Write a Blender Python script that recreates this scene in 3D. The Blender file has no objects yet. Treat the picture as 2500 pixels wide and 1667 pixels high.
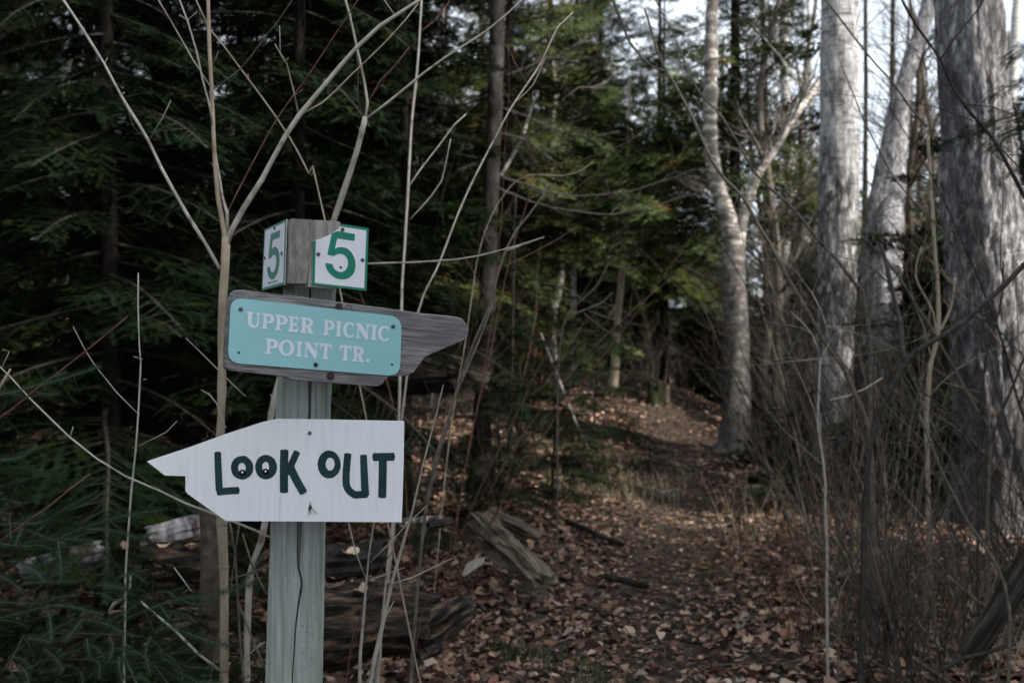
import bpy, math, random
import numpy as np
from mathutils import Vector, Matrix, noise
R = math.radians
random.seed(11); rng = np.random.default_rng(11)
SC = bpy.context.scene
COL = SC.collection

# ------------------------------------------------------------ camera
CAMZ = 1.5
F = 2430.6                       # focal length in pixels of the 2500 px wide photograph
cam = bpy.data.objects.new('camera', bpy.data.cameras.new('camera')); COL.objects.link(cam)
cam.location = (0, 0, CAMZ); cam.rotation_euler = (R(90), 0, 0)
cam.data.lens = 35; cam.data.sensor_width = 36; cam.data.clip_start = .05; cam.data.clip_end = 2000
cam.data.dof.use_dof = True; cam.data.dof.focus_distance = 2.2; cam.data.dof.aperture_fstop = 4.4
SC.camera = cam
# ------------------------------------------------------------ sky, sun, exposure
SUN_EL, SUN_AZ = R(40), R(124)   # azimuth clockwise from +Y: light comes from the right, a little behind the camera
w = bpy.data.worlds.new('World'); SC.world = w; w.use_nodes = True
nt = w.node_tree; nt.nodes.clear()
wo = nt.nodes.new('ShaderNodeOutputWorld'); bg = nt.nodes.new('ShaderNodeBackground')
sky = nt.nodes.new('ShaderNodeTexSky'); sky.sky_type = 'NISHITA'; sky.sun_disc = False
sky.sun_elevation = SUN_EL; sky.sun_rotation = SUN_AZ; sky.air_density = 1.0; sky.dust_density = 2.5; sky.ozone_density = 1.5
tc = nt.nodes.new('ShaderNodeTexCoord'); mp = nt.nodes.new('ShaderNodeMapping'); mp.inputs['Scale'].default_value = (1.2, 1.2, 3)
nz = nt.nodes.new('ShaderNodeTexNoise'); nz.inputs['Scale'].default_value = 2.2; nz.inputs['Detail'].default_value = 7
rp = nt.nodes.new('ShaderNodeValToRGB'); rp.color_ramp.elements[0].position = .24; rp.color_ramp.elements[1].position = .56
mx = nt.nodes.new('ShaderNodeMixRGB'); mx.inputs['Color2'].default_value = (9.6, 10.6, 11.6, 1)
L = nt.links.new
L(tc.outputs['Generated'], mp.inputs[0]); L(mp.outputs[0], nz.inputs['Vector']); L(nz.outputs['Fac'], rp.inputs[0])
L(rp.outputs[0], mx.inputs['Fac']); L(sky.outputs[0], mx.inputs['Color1']); L(mx.outputs[0], bg.inputs['Color'])
bg.inputs['Strength'].default_value = 0.078; L(bg.outputs[0], wo.inputs[0])
sun = bpy.data.objects.new('sun', bpy.data.lights.new('sun', 'SUN')); COL.objects.link(sun)
sun.data.energy = 4.4; sun.data.angle = R(5); sun.data.color = (1, .95, .88)
sd = Vector((math.sin(SUN_AZ)*math.cos(SUN_EL), math.cos(SUN_AZ)*math.cos(SUN_EL), math.sin(SUN_EL)))
sun.rotation_euler = sd.to_track_quat('Z', 'Y').to_euler()
SC.view_settings.view_transform = 'Standard'; SC.view_settings.look = 'None'
SC.view_settings.gamma = 1; SC.view_settings.exposure = 1.12; SC.view_settings.use_curve_mapping = False
SC.render.engine = 'CYCLES'; SC.cycles.use_denoising = True; SC.cycles.max_bounces = 6; SC.cycles.diffuse_bounces = 3

# ------------------------------------------------------------ helpers
FR = {'S': (0, 0, 1), 'V': (0, 0, .9408), 'z4': (0, 0, 2.351), 'z5': (900, 0, 2.936), 'z6': (1600, 0, 2.613), 'z7': (1100, 560, 2.45),
      'z8': (1700, 600, 2.614), 'z1': (500, 500, 3.336), 'z2': (330, 990, 3.36), 'z3': (600, 1250, 3.36), 'a1': (0, 1100, 2.766),
      'a2': (0, 600, 2.613), 'a3': (950, 1150, 2.94), 'a4': (1700, 1100, 2.765), 'b5': (620, 510, 7.126), 'b6': (540, 690, 3.794)}
def P(fr, x, y, d):
    ox, oy, s = FR[fr]; sx = ox+x/s; sy = oy+y/s
    return Vector(((sx-1250)/F*d, d, CAMZ-(sy-833.5)/F*d))

def H(x, y):
    x = np.asarray(x, float); y = np.asarray(y, float)
    def sm(t): t = np.clip(t, 0, 1); return t*t*(3-2*t)
    z = .035*np.sin(.9*x+1.3)*np.sin(.7*y+.4)+.022*np.sin(2.1*x+.8*y)+.014*np.sin(4.7*x-1.9*y+1)+.008*np.sin(9*x+7*y)
    sx = np.where(x > 2.2, 1.35, 3.4); sy = np.where(y > 18, 3.5, 4.4)
    z = z+.95*np.exp(-((x-2.2)/sx)**2-((y-18)/sy)**2)
    z = z+.35*sm((y-8)/6)*sm((1.7-x)/2)*(1-.8*sm((y-13)/5))
    z = z+.10*sm((y-4.2)/2)*sm((.1-x)/1.0)*sm((9-y)/3)
    px = path_x(y)
    z = z-.07*np.exp(-((x-px)/.55)**2)
    z = z+np.clip(y-27, 0, 60)*.05+.03*np.clip(np.abs(x)-14, 0, 60)
    return z
def path_x(y):
    return np.interp(y, [0, 3, 4.4, 6.5, 9, 12, 15, 19, 24], [.45, .55, .72, 1.0, 1.46, 2.0, 2.45, 2.8, 3.2])
def hz(x, y): return float(H(x, y))

class MB:
    def __init__(s): s.v = []; s.f = []; s.m = []; s.c = []
    def add(s, vs, fs, mi=0, col=None):
        b = len(s.v); s.v.extend([tuple(q) for q in vs]); s.f.extend([tuple(i+b for i in f) for f in fs]); s.m.extend([mi]*len(fs))
        if col is not None: s.c.extend([col]*len(vs))
    def tube(s, pts, rad, n=6, mi=0, cap=True, col=None):
        pts = [Vector(p) for p in pts]; vs = []; fs = []
        t = (pts[1]-pts[0]).normalized(); u = t.orthogonal().normalized()
        for i, p in enumerate(pts):
            t = (pts[min(i+1, len(pts)-1)]-pts[max(i-1, 0)]).normalized()
            u = (u-t*u.dot(t)).normalized(); w_ = t.cross(u)
            for k in range(n):
                a = 2*math.pi*k/n; vs.append(p+(u*math.cos(a)+w_*math.sin(a))*rad[i])
        for i in range(len(pts)-1):
            for k in range(n):
                a = i*n+k; b = i*n+(k+1) % n; fs.append((a, b, b+n, a+n))
        if cap: fs.append(tuple(range(n))[::-1]); fs.append(tuple(range((len(pts)-1)*n, len(pts)*n)))
        s.add(vs, fs, mi, col)
    def box(s, c, h, M=None, mi=0):
        vs = [Vector((x*h[0], y*h[1], z*h[2])) for x in (-1, 1) for y in (-1, 1) for z in (-1, 1)]
        if M is not None: vs = [M @ q for q in vs]
        c = Vector(c)
        s.add([q+c for q in vs], [(0, 1, 3, 2), (4, 6, 7, 5), (0, 4, 5, 1), (2, 3, 7, 6), (0, 2, 6, 4), (1, 5, 7, 3)], mi)
    def prism(s, front, back, mi=0):
        n = len(front); s.add(list(front)+list(back), [tuple(range(n)), tuple(range(2*n-1, n-1, -1))]+[(i, i+n, (i+1) % n+n, (i+1) % n) for i in range(n)], mi)
    def mesh(s, name, off=Vector((0, 0, 0))):
        me = bpy.data.meshes.new(name)
        o = tuple(off); me.from_pydata([(a[0]-o[0], a[1]-o[1], a[2]-o[2]) for a in s.v], [], s.f)
        me.polygons.foreach_set('material_index', s.m)
        if s.c and len(s.c) == len(s.v):
            ca = me.color_attributes.new('Col', 'FLOAT_COLOR', 'POINT')
            ca.data.foreach_set('color', np.array([(c[0], c[1], c[2], 1) for c in s.c], 'f').ravel())
        return me
def fast_mesh(name, V, T, C=None, k=3):
    me = bpy.data.meshes.new(name); V = np.asarray(V, 'f'); T = np.asarray(T, 'i')
    me.vertices.add(len(V)); me.vertices.foreach_set('co', V.ravel())
    me.loops.add(T.size); me.loops.foreach_set('vertex_index', T.ravel())
    me.polygons.add(len(T)); me.polygons.foreach_set('loop_start', np.arange(0, T.size, k, dtype='i'))
    me.polygons.foreach_set('loop_total', np.full(len(T), k, 'i'))
    if C is not None:
        ca = me.color_attributes.new('Col', 'FLOAT_COLOR', 'POINT')
        ca.data.foreach_set('color', np.concatenate([C, np.ones((len(C), 1))], 1).astype('f').ravel())
    me.update(calc_edges=True); return me
def link(name, me, mats, parent=None, smooth=False, loc=None):
    o = bpy.data.objects.new(name, me); COL.objects.link(o)
    if mats is not None:
        for m in (mats if isinstance(mats, (list, tuple)) else [mats]): me.materials.append(m)
    if smooth: me.polygons.foreach_set('use_smooth', [True]*len(me.polygons))
    if parent is not None: o.parent = parent
    if loc is not None: o.location = loc
    return o
def tag(o, label=None, cat=None, group=None, kind=None):
    if label: o['label'] = label
    if cat: o['category'] = cat
    if group: o['group'] = group
    if kind: o['kind'] = kind
    return o
def thing(name, loc, label, cat, group=None):
    o = bpy.data.objects.new(name, None); COL.objects.link(o); o.empty_display_size = .1; o.location = loc
    return tag(o, label, cat, group)
def part(name, mb, mat, par, smooth=False):
    return link(name, mb.mesh(name, par.location if par.parent is None else par.parent.location), mat, par, smooth)
def smoothline(pts, step=.06, jit=0.0):
    """Catmull-Rom through points (list of (Vector, radius))"""
    out = []
    n = len(pts)
    for i in range(n-1):
        p0 = pts[max(i-1, 0)]; p1 = pts[i]; p2 = pts[i+1]; p3 = pts[min(i+2, n-1)]
        k = max(1, int((p2[0]-p1[0]).length/step))
        for j in range(k):
            t = j/k; t2 = t*t; t3 = t2*t
            q = .5*((2*p1[0])+(p2[0]-p0[0])*t+(2*p0[0]-5*p1[0]+4*p2[0]-p3[0])*t2+(3*p1[0]-p0[0]-3*p2[0]+p3[0])*t3)
            out.append((q, p1[1]+(p2[1]-p1[1])*t))
    out.append(pts[-1])
    if jit:
        out = [(q+Vector((noise.noise(q*7), noise.noise(q*7+Vector((9, 0, 0))), noise.noise(q*7+Vector((0, 9, 0)))))*jit, r*(1+.25*noise.noise(q*23))) for q, r in out]
    return out

def at_place(x, y):
    sx = 1250+x/y*F
    for lim, w_ in ((640, 'left of the signpost'), (760, 'right behind the signpost'), (960, 'behind the direction board'), (1160, 'around the slender dark trunk'), (1420, 'right of the slender dark trunk'), (1700, 'left of the forked birch'),
                    (1860, 'about the forked birch'), (1970, 'between birch and poplar'), (2110, 'about the poplar'), (2280, 'between poplar and old trunk'), (2480, 'about the old grey trunk'), (9e9, 'at the right edge')):
        if sx < lim: break
    dep = ('nearest to the path mouth' if y < 5.4 else 'close beside the near path') if y < 6.4 else ('in the near thicket' if y < 8 else 'in the middle thicket' if y < 10.5 else 'in the far thicket' if y < 14 else 'far back' if y < 20 else 'farthest back')
    return w_, dep
# ------------------------------------------------------------ materials
def newmat(name):
    m = bpy.data.materials.new(name); m.use_nodes = True; n = m.node_tree; n.nodes.clear()
    o = n.nodes.new('ShaderNodeOutputMaterial'); b = n.nodes.new('ShaderNodeBsdfPrincipled'); n.links.new(b.outputs[0], o.inputs[0])
    return m, n, b
def tex_noise(n, scale, stretch=(1, 1, 1), detail=6, rough=.6, coord='Object', dist=0, roty=0):
    t = n.nodes.new('ShaderNodeTexCoord'); mp = n.nodes.new('ShaderNodeMapping'); mp.inputs['Scale'].default_value = stretch
    z = n.nodes.new('ShaderNodeTexNoise'); z.inputs['Scale'].default_value = scale; z.inputs['Detail'].default_value = detail
    z.inputs['Roughness'].default_value = rough; z.inputs['Distortion'].default_value = dist
    src = t.outputs[coord]
    if roty:
        m0 = n.nodes.new('ShaderNodeMapping'); m0.inputs['Rotation'].default_value = (0, roty, 0); n.links.new(src, m0.inputs[0]); src = m0.outputs[0]
    n.links.new(src, mp.inputs[0]); n.links.new(mp.outputs[0], z.inputs['Vector']); return z.outputs['Fac']
def ramp(n, fac, stops):
    r = n.nodes.new('ShaderNodeValToRGB'); e = r.color_ramp.elements
    while len(e) < len(stops): e.new(.5)
    for i, (p, c) in enumerate(stops): e[i].position = p; e[i].color = (c[0], c[1], c[2], 1)
    n.links.new(fac, r.inputs[0]); return r.outputs[0]
def mixc(n, fac, a, b, mode='MIX'):
    m = n.nodes.new('ShaderNodeMixRGB'); m.blend_type = mode
    for s, v in ((m.inputs['Fac'], fac), (m.inputs['Color1'], a), (m.inputs['Color2'], b)):
        if isinstance(v, (int, float)): s.default_value = v
        elif isinstance(v, tuple): s.default_value = (*v, 1)
        else: n.links.new(v, s)
    return m.outputs[0]
def bump(n, b, h, st=.4, dist=.01):
    u = n.nodes.new('ShaderNodeBump'); u.inputs['Strength'].default_value = st; u.inputs['Distance'].default_value = dist
    n.links.new(h, u.inputs['Height']); n.links.new(u.outputs[0], b.inputs['Normal'])
def mat2(name, stops, scale, stretch=(1, 1, 1), rough=.8, bst=.4, bd=.005, mott=None, dist=0, spec=.12, roty=0):
    m, n, b = newmat(name)
    f = tex_noise(n, scale, stretch, dist=dist, roty=roty); c = ramp(n, f, stops)
    if mott:
        f2 = tex_noise(n, mott[0], mott[4] if len(mott) > 4 else (1, 1, 1), 4); k = ramp(n, f2, [(mott[1], (0, 0, 0)), (mott[2], (1, 1, 1))]); c = mixc(n, k, c, mott[3])
    n.links.new(c, b.inputs['Base Color']); b.inputs['Roughness'].default_value = rough; b.inputs['Specular IOR Level'].default_value = spec
    bump(n, b, f, bst, bd); return m
def flat(name, c, rough=.5, metal=0, var=.12, scale=40, spec=.35):
    m, n, b = newmat(name); f = tex_noise(n, scale, (1, 1, 1), 5)
    lo = tuple(v*(1-var) for v in c); hi = tuple(min(1, v*(1+var)) for v in c)
    n.links.new(ramp(n, f, [(.3, lo), (.7, hi)]), b.inputs['Base Color']); b.inputs['Roughness'].default_value = rough; b.inputs['Metallic'].default_value = metal; b.inputs['Specular IOR Level'].default_value = spec
    return m
def attrmat(name, rough=.7, scale=30, amt=.35, transl=0.0, spec=.3):
    m, n, b = newmat(name); a = n.nodes.new('ShaderNodeVertexColor'); a.layer_name = 'Col'
    f = tex_noise(n, scale, (1, 1, 1), 4); k = ramp(n, f, [(.3, (1-amt,)*3), (.7, (1+amt*.4,)*3)])
    n.links.new(mixc(n, 1.0, a.outputs[0], k, 'MULTIPLY'), b.inputs['Base Color'])
    b.inputs['Roughness'].default_value = rough; b.inputs['Specular IOR Level'].default_value = spec; return m

M = {}
M['needle'] = attrmat('fir needles', .8, 3, .5, spec=.02)
M['needle_near'] = attrmat('young fir needles', .6, 8, .3, spec=.06)
M['firtwig'] = mat2('fir twig bark', [(.3, (.015, .012, .010)), (.7, (.05, .043, .036))], 40)
M['palefirtwig'] = mat2('pale fir twig', [(.3, (.05, .046, .034)), (.7, (.17, .16, .125))], 90)
M['leaf'] = attrmat('dead leaf', .85, 60, .4, spec=.1)
M['soil'] = mat2('forest floor soil', [(.3, (.012, .009, .007)), (.5, (.040, .029, .022)), (.7, (.085, .062, .048))], 14, bst=.8, bd=.03, rough=.95)
M['sapling'] = mat2('sapling bark', [(.25, (.15, .12, .09)), (.5, (.27, .225, .165)), (.75, (.38, .33, .25))], 22, (1, 1, .5), .75, .3, .002, mott=(9, .55, .7, (.19, .145, .09)))
M['pale'] = mat2('pale sapling bark', [(.25, (.19, .165, .135)), (.5, (.32, .295, .255)), (.8, (.46, .43, .38))], 26, (1, 1, .6), .75, .3, .002, mott=(14, .58, .66, (.16, .12, .09)))
M['redtwig'] = mat2('red twig bark', [(.3, (.05, .024, .02)), (.7, (.13, .07, .055))], 30)
M['brownstem'] = mat2('brown stem bark', [(.3, (.035, .026, .02)), (.6, (.085, .066, .05)), (.8, (.15, .125, .095))], 30)
M['dkstem'] = mat2('dark alder stem bark', [(.3, (.02, .017, .015)), (.6, (.05, .044, .039)), (.8, (.10, .09, .078))], 30)
M['greystem'] = mat2('grey alder stem bark', [(.3, (.05, .043, .036)), (.6, (.13, .114, .095)), (.8, (.24, .215, .18))], 30, mott=(5, .5, .7, (.12, .09, .06)))
M['darkbark'] = mat2('dark spruce bark', [(.3, (.008, .007, .006)), (.55, (.022, .019, .017)), (.75, (.05, .045, .04))], 14, (1, 1, .45), .9, .9, .02, mott=(2.2, .56, .70, (.05, .048, .044)))
M['greylog'] = mat2('dim grey log', [(.3, (.01, .009, .008)), (.5, (.05, .044, .038)), (.75, (.16, .145, .125))], 12, (.4, 5, 5), .9, 1, .012)
M['hembark'] = mat2('hemlock bark', [(.3, (.006, .005, .004)), (.55, (.011, .009, .008)), (.75, (.02, .017, .015))], 14, (1, 1, .45), .9, .9, .02)
M['oldwood'] = mat2('weathered wood', [(.3, (.04, .031, .024)), (.5, (.12, .093, .068)), (.75, (.24, .20, .15))], 11, (.35, 6, 6), .9, 1, .012, mott=(3, .52, .7, (.07, .055, .042)))
M['char'] = mat2('rotten log', [(.40, (.006, .006, .006)), (.52, (.03, .024, .02)), (.62, (.10, .062, .042)), (.8, (.20, .15, .11))], 9, (.9, 4, 4), .85, .9, .01, dist=.1)
M['screw'] = flat('screw steel', (.10, .10, .11), .4, .7, .4, 300)
M['bolt'] = flat('rusty bolt', (.05, .035, .03), .6, .5, .4, 300)
M['moss'] = mat2('moss', [(.3, (.012, .012, .007)), (.55, (.03, .032, .015)), (.75, (.05, .042, .026))], 40, rough=.95, bst=1, bd=.01)

def birch(name, white=(.62, .60, .56), dark_to=1.2, cov=.54, fd=1.0, netz=.3, netall=0.0, lz=9):
    """Papery bark with dark horizontal lenticels, darker and furrowed towards the base (object Z)."""
    m, n, b = newmat(name)
    t = n.nodes.new('ShaderNodeTexCoord'); sp = n.nodes.new('ShaderNodeSeparateXYZ'); n.links.new(t.outputs['Object'], sp.inputs[0])
    base = ramp(n, tex_noise(n, 4, (1, 1, .5), 6), [(.3, tuple(v*.62 for v in white)), (.6, white), (.8, tuple(min(1, v*1.15) for v in white))])
    len1 = ramp(n, tex_noise(n, 5, (1.2, 1.2, lz), 5, .65), [(cov-.05, (0, 0, 0)), (cov+.05, (1, 1, 1))])
    c = mixc(n, len1, base, (.13, .115, .10))
    fine = ramp(n, tex_noise(n, 18, (.6, .6, 4), 4), [(.55, (0, 0, 0)), (.66, (1, 1, 1))]); c = mixc(n, mixc(n, .55, (0, 0, 0), fine), c, (.07, .06, .055))
    fur = tex_noise(n, 15, (1, 1, .42), 7, .7, dist=.2)
    fc = ramp(n, fur, [(.40, (.02, .017, .016)), (.50, (.13*fd, .12*fd, .11*fd)), (.62, (.40*fd, .385*fd, .365*fd))])
    net = ramp(n, tex_noise(n, 11, (1.3, 1.3, netz), 3, .5, dist=.5), [(.42, (0, 0, 0)), (.485, (1, 1, 1)), (.515, (1, 1, 1)), (.58, (0, 0, 0))])
    fc = mixc(n, net, fc, (.03, .027, .026))
    if cov < .5: c = mixc(n, ramp(n, tex_noise(n, 6, (1, 1, 1.8), 6, .7), [(.50, (0, 0, 0)), (.58, (1, 1, 1))]), c, (.10, .085, .075))
    if netall: c = mixc(n, mixc(n, netall, (0, 0, 0), net), c, (.06, .055, .052))
    mr = n.nodes.new('ShaderNodeMapRange'); mr.inputs['From Min'].default_value = dark_to*1.35; mr.inputs['From Max'].default_value = dark_to*.6
    n.links.new(sp.outputs['Z'], mr.inputs['Value'])
    ad = n.nodes.new('ShaderNodeMath'); ad.operation = 'ADD'; n.links.new(mr.outputs[0], ad.inputs[0])
    k = ramp(n, tex_noise(n, 2.2, (1, 1, .5), 5), [(.35, (-.0, 0, 0)), (.7, (1, 1, 1))])
    sc = n.nodes.new('ShaderNodeMath'); sc.operation = 'MULTIPLY_ADD'; n.links.new(k, sc.inputs[0]); sc.inputs[1].default_value = .9; sc.inputs[2].default_value = -.45
    n.links.new(sc.outputs[0], ad.inputs[1]); ad.use_clamp = True
    c = mixc(n, ad.outputs[0], c, fc)
    n.links.new(c, b.inputs['Base Color']); b.inputs['Roughness'].default_value = .75; b.inputs['Specular IOR Level'].default_value = .2
    bump(n, b, fur, .7, .015); return m
M['birch'] = birch('birch bark', dark_to=1.5)
M['birch_low'] = birch('birch bark dark foot', white=(.50, .465, .41), dark_to=2.3, cov=.47, fd=.30, lz=3.2)
M['aspen'] = birch('poplar bark', white=(.60, .59, .59), dark_to=4.4, cov=.57, netall=.3, lz=5)
def oldbark(name):
    m, n, b = newmat(name)
    f = tex_noise(n, 12, (1.8, 1.8, .7), 8, .75, dist=.2); c = ramp(n, f, [(.34, (.05, .045, .046)), (.47, (.21, .20, .205)), (.60, (.50, .49, .49)), (.78, (.66, .65, .645))])
    net = ramp(n, tex_noise(n, 16, (1.4, 1.4, .3), 4, .5, dist=.6), [(.43, (0, 0, 0)), (.49, (1, 1, 1)), (.52, (1, 1, 1)), (.58, (0, 0, 0))]); c = mixc(n, mixc(n, .75, (0, 0, 0), net), c, (.05, .045, .046))
    bl = ramp(n, tex_noise(n, 2.4, (1.2, 1.2, .5), 5, .6), [(.50, (0, 0, 0)), (.64, (1, 1, 1))]); c = mixc(n, mixc(n, .7, (0, 0, 0), bl), c, (.06, .055, .058))
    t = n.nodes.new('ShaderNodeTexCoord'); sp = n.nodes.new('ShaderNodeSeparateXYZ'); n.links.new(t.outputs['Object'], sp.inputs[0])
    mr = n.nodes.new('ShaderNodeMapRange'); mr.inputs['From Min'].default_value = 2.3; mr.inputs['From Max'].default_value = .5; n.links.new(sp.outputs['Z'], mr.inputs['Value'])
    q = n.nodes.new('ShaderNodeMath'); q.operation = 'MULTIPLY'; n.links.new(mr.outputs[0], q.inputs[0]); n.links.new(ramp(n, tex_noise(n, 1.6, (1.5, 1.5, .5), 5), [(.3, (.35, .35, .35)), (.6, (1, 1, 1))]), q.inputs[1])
    c = mixc(n, q.outputs[0], c, (.028, .023, .02))  # dark base: staining, plus the thicket's black shadow put into the colour
    n.links.new(c, b.inputs['Base Color']); b.inputs['Roughness'].default_value = .9; b.inputs['Specular IOR Level'].default_value = .15
    bump(n, b, f, 1, .03); return m
M['dimbirch'] = mat2('rotting birch bark', [(.35, (.03, .025, .024)), (.5, (.12, .11, .115)), (.66, (.24, .225, .23))], 9, (3, 1, 1), .8, .7, .01, mott=(6, .60, .72, (.06, .03, .02)))
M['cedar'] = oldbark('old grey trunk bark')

# ------------------------------------------------------------ ground
def ground():
    xs = np.concatenate([[-400, -200, -100, -60], np.linspace(-35, -9, 27), np.linspace(-8.6, 8.6, 130), np.linspace(9, 35, 27), [60, 100, 200, 400]])
    ys = np.concatenate([[-300, -100, -30, -10], np.linspace(-4, 2.6, 14), np.linspace(2.8, 14, 120), np.linspace(14.3, 40, 80), [45, 50, 60, 80, 120, 200, 400]])
    X, Y = np.meshgrid(xs, ys); Z = H(X, np.clip(Y, -20, 90))
    V = np.stack([X, Y, Z], -1).reshape(-1, 3); nx = len(xs); ny = len(ys)
    i = np.arange(nx-1)[None]+np.arange(ny-1)[:, None]*nx; i = i.ravel()
    T = np.stack([i, i+1, i+1+nx, i+nx], 1)
    return tag(link('ground', fast_mesh('ground', V, T, k=4), M['soil'], smooth=True), kind='structure')
GROUND = ground()

# leaf litter ------------------------------------------------
LEAFC = np.array([[.20, .105, .065], [.28, .165, .105], [.15, .075, .05], [.34, .22, .15], [.22, .13, .095], [.11, .06, .045], [.26, .20, .16], [.40, .31, .235], [.23, .10, .055], [.17, .13, .115]])
LEAFC = (LEAFC*.72+LEAFC.mean(1, keepdims=True)*.28)*1.15*np.array([1.06, .98, .90])
def leaf_shape(kind, r):
    if kind == 0: prof = [(0, 0), (.25, .2), (.55, .25), (.8, .13), (1, 0)]
    elif kind == 1: prof = [(0, 0), (.18, .30), (.5, .36), (.78, .2), (1, 0)]
    else: prof = [(0, 0), (.22, .36), (.42, .14), (.68, .33), (1, 0)]
    return prof
def leaf_verts(kind, curl, fold, twist):
    """midrib 5 points + left 3 + right 3 -> 8 tris"""
    prof = leaf_shape(kind, 0); v = []
    for t, wd in prof: v.append((t-.5, 0, curl*(t-.5)**2*2))
    for s in (1, -1):
        for t, wd in prof[1:4]: v.append((t-.5, s*wd, curl*(t-.5)**2*2+fold*wd+s*twist*(t-.5)*wd))
    m = [0, 1, 2, 3, 4]; l = [5, 6, 7]; r = [8, 9, 10]; T = []
    T += [(0, 1, l[0]), (1, 2, l[1]), (1, l[1], l[0]), (2, 3, l[2]), (2, l[2], l[1]), (3, 4, l[2])]
    T += [(0, r[0], 1), (1, r[1], 2), (1, r[0], r[1]), (2, r[2], 3), (2, r[1], r[2]), (3, r[2], 4)]
    return np.array(v), T
def rot_mats(yaw, pitch, roll):
    cy, sy, cp, sp, cr, sr = np.cos(yaw), np.sin(yaw), np.cos(pitch), np.sin(pitch), np.cos(roll), np.sin(roll)
    Rm = np.empty((len(yaw), 3, 3))
    Rm[:, 0, 0] = cy*cp; Rm[:, 0, 1] = cy*sp*sr-sy*cr; Rm[:, 0, 2] = cy*sp*cr+sy*sr
    Rm[:, 1, 0] = sy*cp; Rm[:, 1, 1] = sy*sp*sr+cy*cr; Rm[:, 1, 2] = sy*sp*cr-cy*sr
    Rm[:, 2, 0] = -sp; Rm[:, 2, 1] = cp*sr; Rm[:, 2, 2] = cp*cr
    return Rm
def scatter_leaves(X, Y, size, tilt, zoff=.012):
    n = len(X); Vs = []; Ts = []; Cs = []; b = 0
    Z = H(X, Y)
    dp = np.abs(X-path_x(Y)); onp = np.exp(-(dp/.5)**2)
    for kind in range(3):
        for var in range(4):
            sel = np.where((np.arange(n) % 12) == kind*4+var)[0]; k = len(sel)
            v, T = leaf_verts(kind, rng.uniform(-.35, .5), rng.uniform(-.5, .6), rng.uniform(-.5, .5)); T = np.array(T)
            tl = tilt*(1-.5*onp[sel])
            Rm = rot_mats(rng.uniform(0, 6.3, k), rng.normal(0, 1, k)*tl, rng.normal(0, 1, k)*tl)
            s = size[sel]*rng.uniform(.4, 1.4, k)*(1-.38*onp[sel])
            W = np.einsum('nij,vj->nvi', Rm, v)*s[:, None, None]
            W += np.stack([X[sel], Y[sel], Z[sel]+zoff+rng.uniform(0, .02, k)], 1)[:, None]
            c = LEAFC[rng.choice(len(LEAFC), k, p=[.16, .17, .13, .1, .12, .1, .06, .035, .07, .055])]*(rng.uniform(.12, 1.25, k)**1.0)[:, None]
            c = c*(1-.22*onp[sel][:, None])
            Vs.append(W.reshape(-1, 3)); Ts.append((T[None]+(np.arange(k)*len(v))[:, None, None]).reshape(-1, 3)+b); Cs.append(np.repeat(c, len(v), 0)); b += k*len(v)
    return np.concatenate(Vs), np.concatenate(Ts), np.concatenate(Cs)
def in_view(x, y, m=.15): return np.abs(x) < y*(.514+m)+.3
N1 = 36000; y = rng.uniform(3.2, 11, N1)**1; x = rng.uniform(-1, 1, N1)*(y*.6+.4)
V1 = scatter_leaves(x, y, np.full(N1, .068), .34)
N2 = 70000; y = 10.5+rng.uniform(0, 1, N2)**1.0*21; x = rng.uniform(-1, 1, N2)*(y*.6)
V2 = scatter_leaves(x, y, np.full(N2, .078), .30); V2 = (V2[0], V2[1], np.clip(V2[2]*1.3, 0, .6))
for nm, (vv, tt, cc), lab in (('leaf_litter', V1, 'brown fallen leaves covering the near forest floor and path'), ('leaf_litter', V2, 'brown fallen leaves on the far ground and the mound')):
    tag(link(nm, fast_mesh(nm, vv, tt, cc), M['leaf']), lab, 'fallen leaves', kind='stuff')
# the nearest leaves, one by one, on the ground
leaf_meshes = []
for i in range(18):
    v, T = leaf_verts(i % 3, rng.uniform(-.3, .7), rng.uniform(-.7, .8), rng.uniform(-.6, .6))
    c = LEAFC[[0, 1, 3, 4, 7, 8, 2, 1, 3][i % 9]]*rng.uniform(.8, 1.25)
    me = fast_mesh('leaf', v, T, np.tile(c, (len(v), 1))); me.materials.append(M['leaf']); leaf_meshes.append(me)
for i in range(280):
    yy = 3.9+2.0*random.random()**1.3; xx = random.uniform(-.4, .5*yy)
    o = bpy.data.objects.new('leaf', random.choice(leaf_meshes)); COL.objects.link(o); o.parent = GROUND
    s = random.uniform(.055, .095); o.scale = (s, s*random.uniform(.85, 1.2), s)
    o.location = (xx, yy, hz(xx, yy)+random.uniform(.02, .04)); o.rotation_euler = (random.gauss(0, .35), random.gauss(0, .35), random.uniform(0, 6.3))

# ------------------------------------------------------------ conifers
def needle_run(pts, nl, sp, nw, out, col, up=Vector((0, 0, 1)), side=1.0, rise=.2, ang=.9):
    """needles combed out on both sides of a twig; out = (V, T, C) lists"""
    V, T, C = out
    for i in range(len(pts)-1):
        a, b = pts[i], pts[i+1]; d = b-a; ln = d.length
        if ln < 1e-5: continue
        t = d/ln; s_ = t.cross(up)
        if s_.length < .1: s_ = t.orthogonal()
        s_.normalize(); n_ = s_.cross(t)
        k = max(1, int(ln/sp))
        for j in range(k):
            p = a+d*((j+random.random()*.6)/k)
            for sg in (-1, 1):
                q = nl*random.uniform(.7, 1.1); r_ = random.uniform(-.25, .3)+rise
                dr = (s_*sg*math.sin(ang)+t*math.cos(ang)+n_*r_).normalized()
                bi = len(V); ww = t*nw*.5
                V.append(p-ww); V.append(p+ww); V.append(p+dr*q)
                T.append((bi, bi+1, bi+2)); f = random.uniform(.65, 1.3); c = (col[0]*f, col[1]*f, col[2]*f); C.extend([c, c, c])
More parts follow.
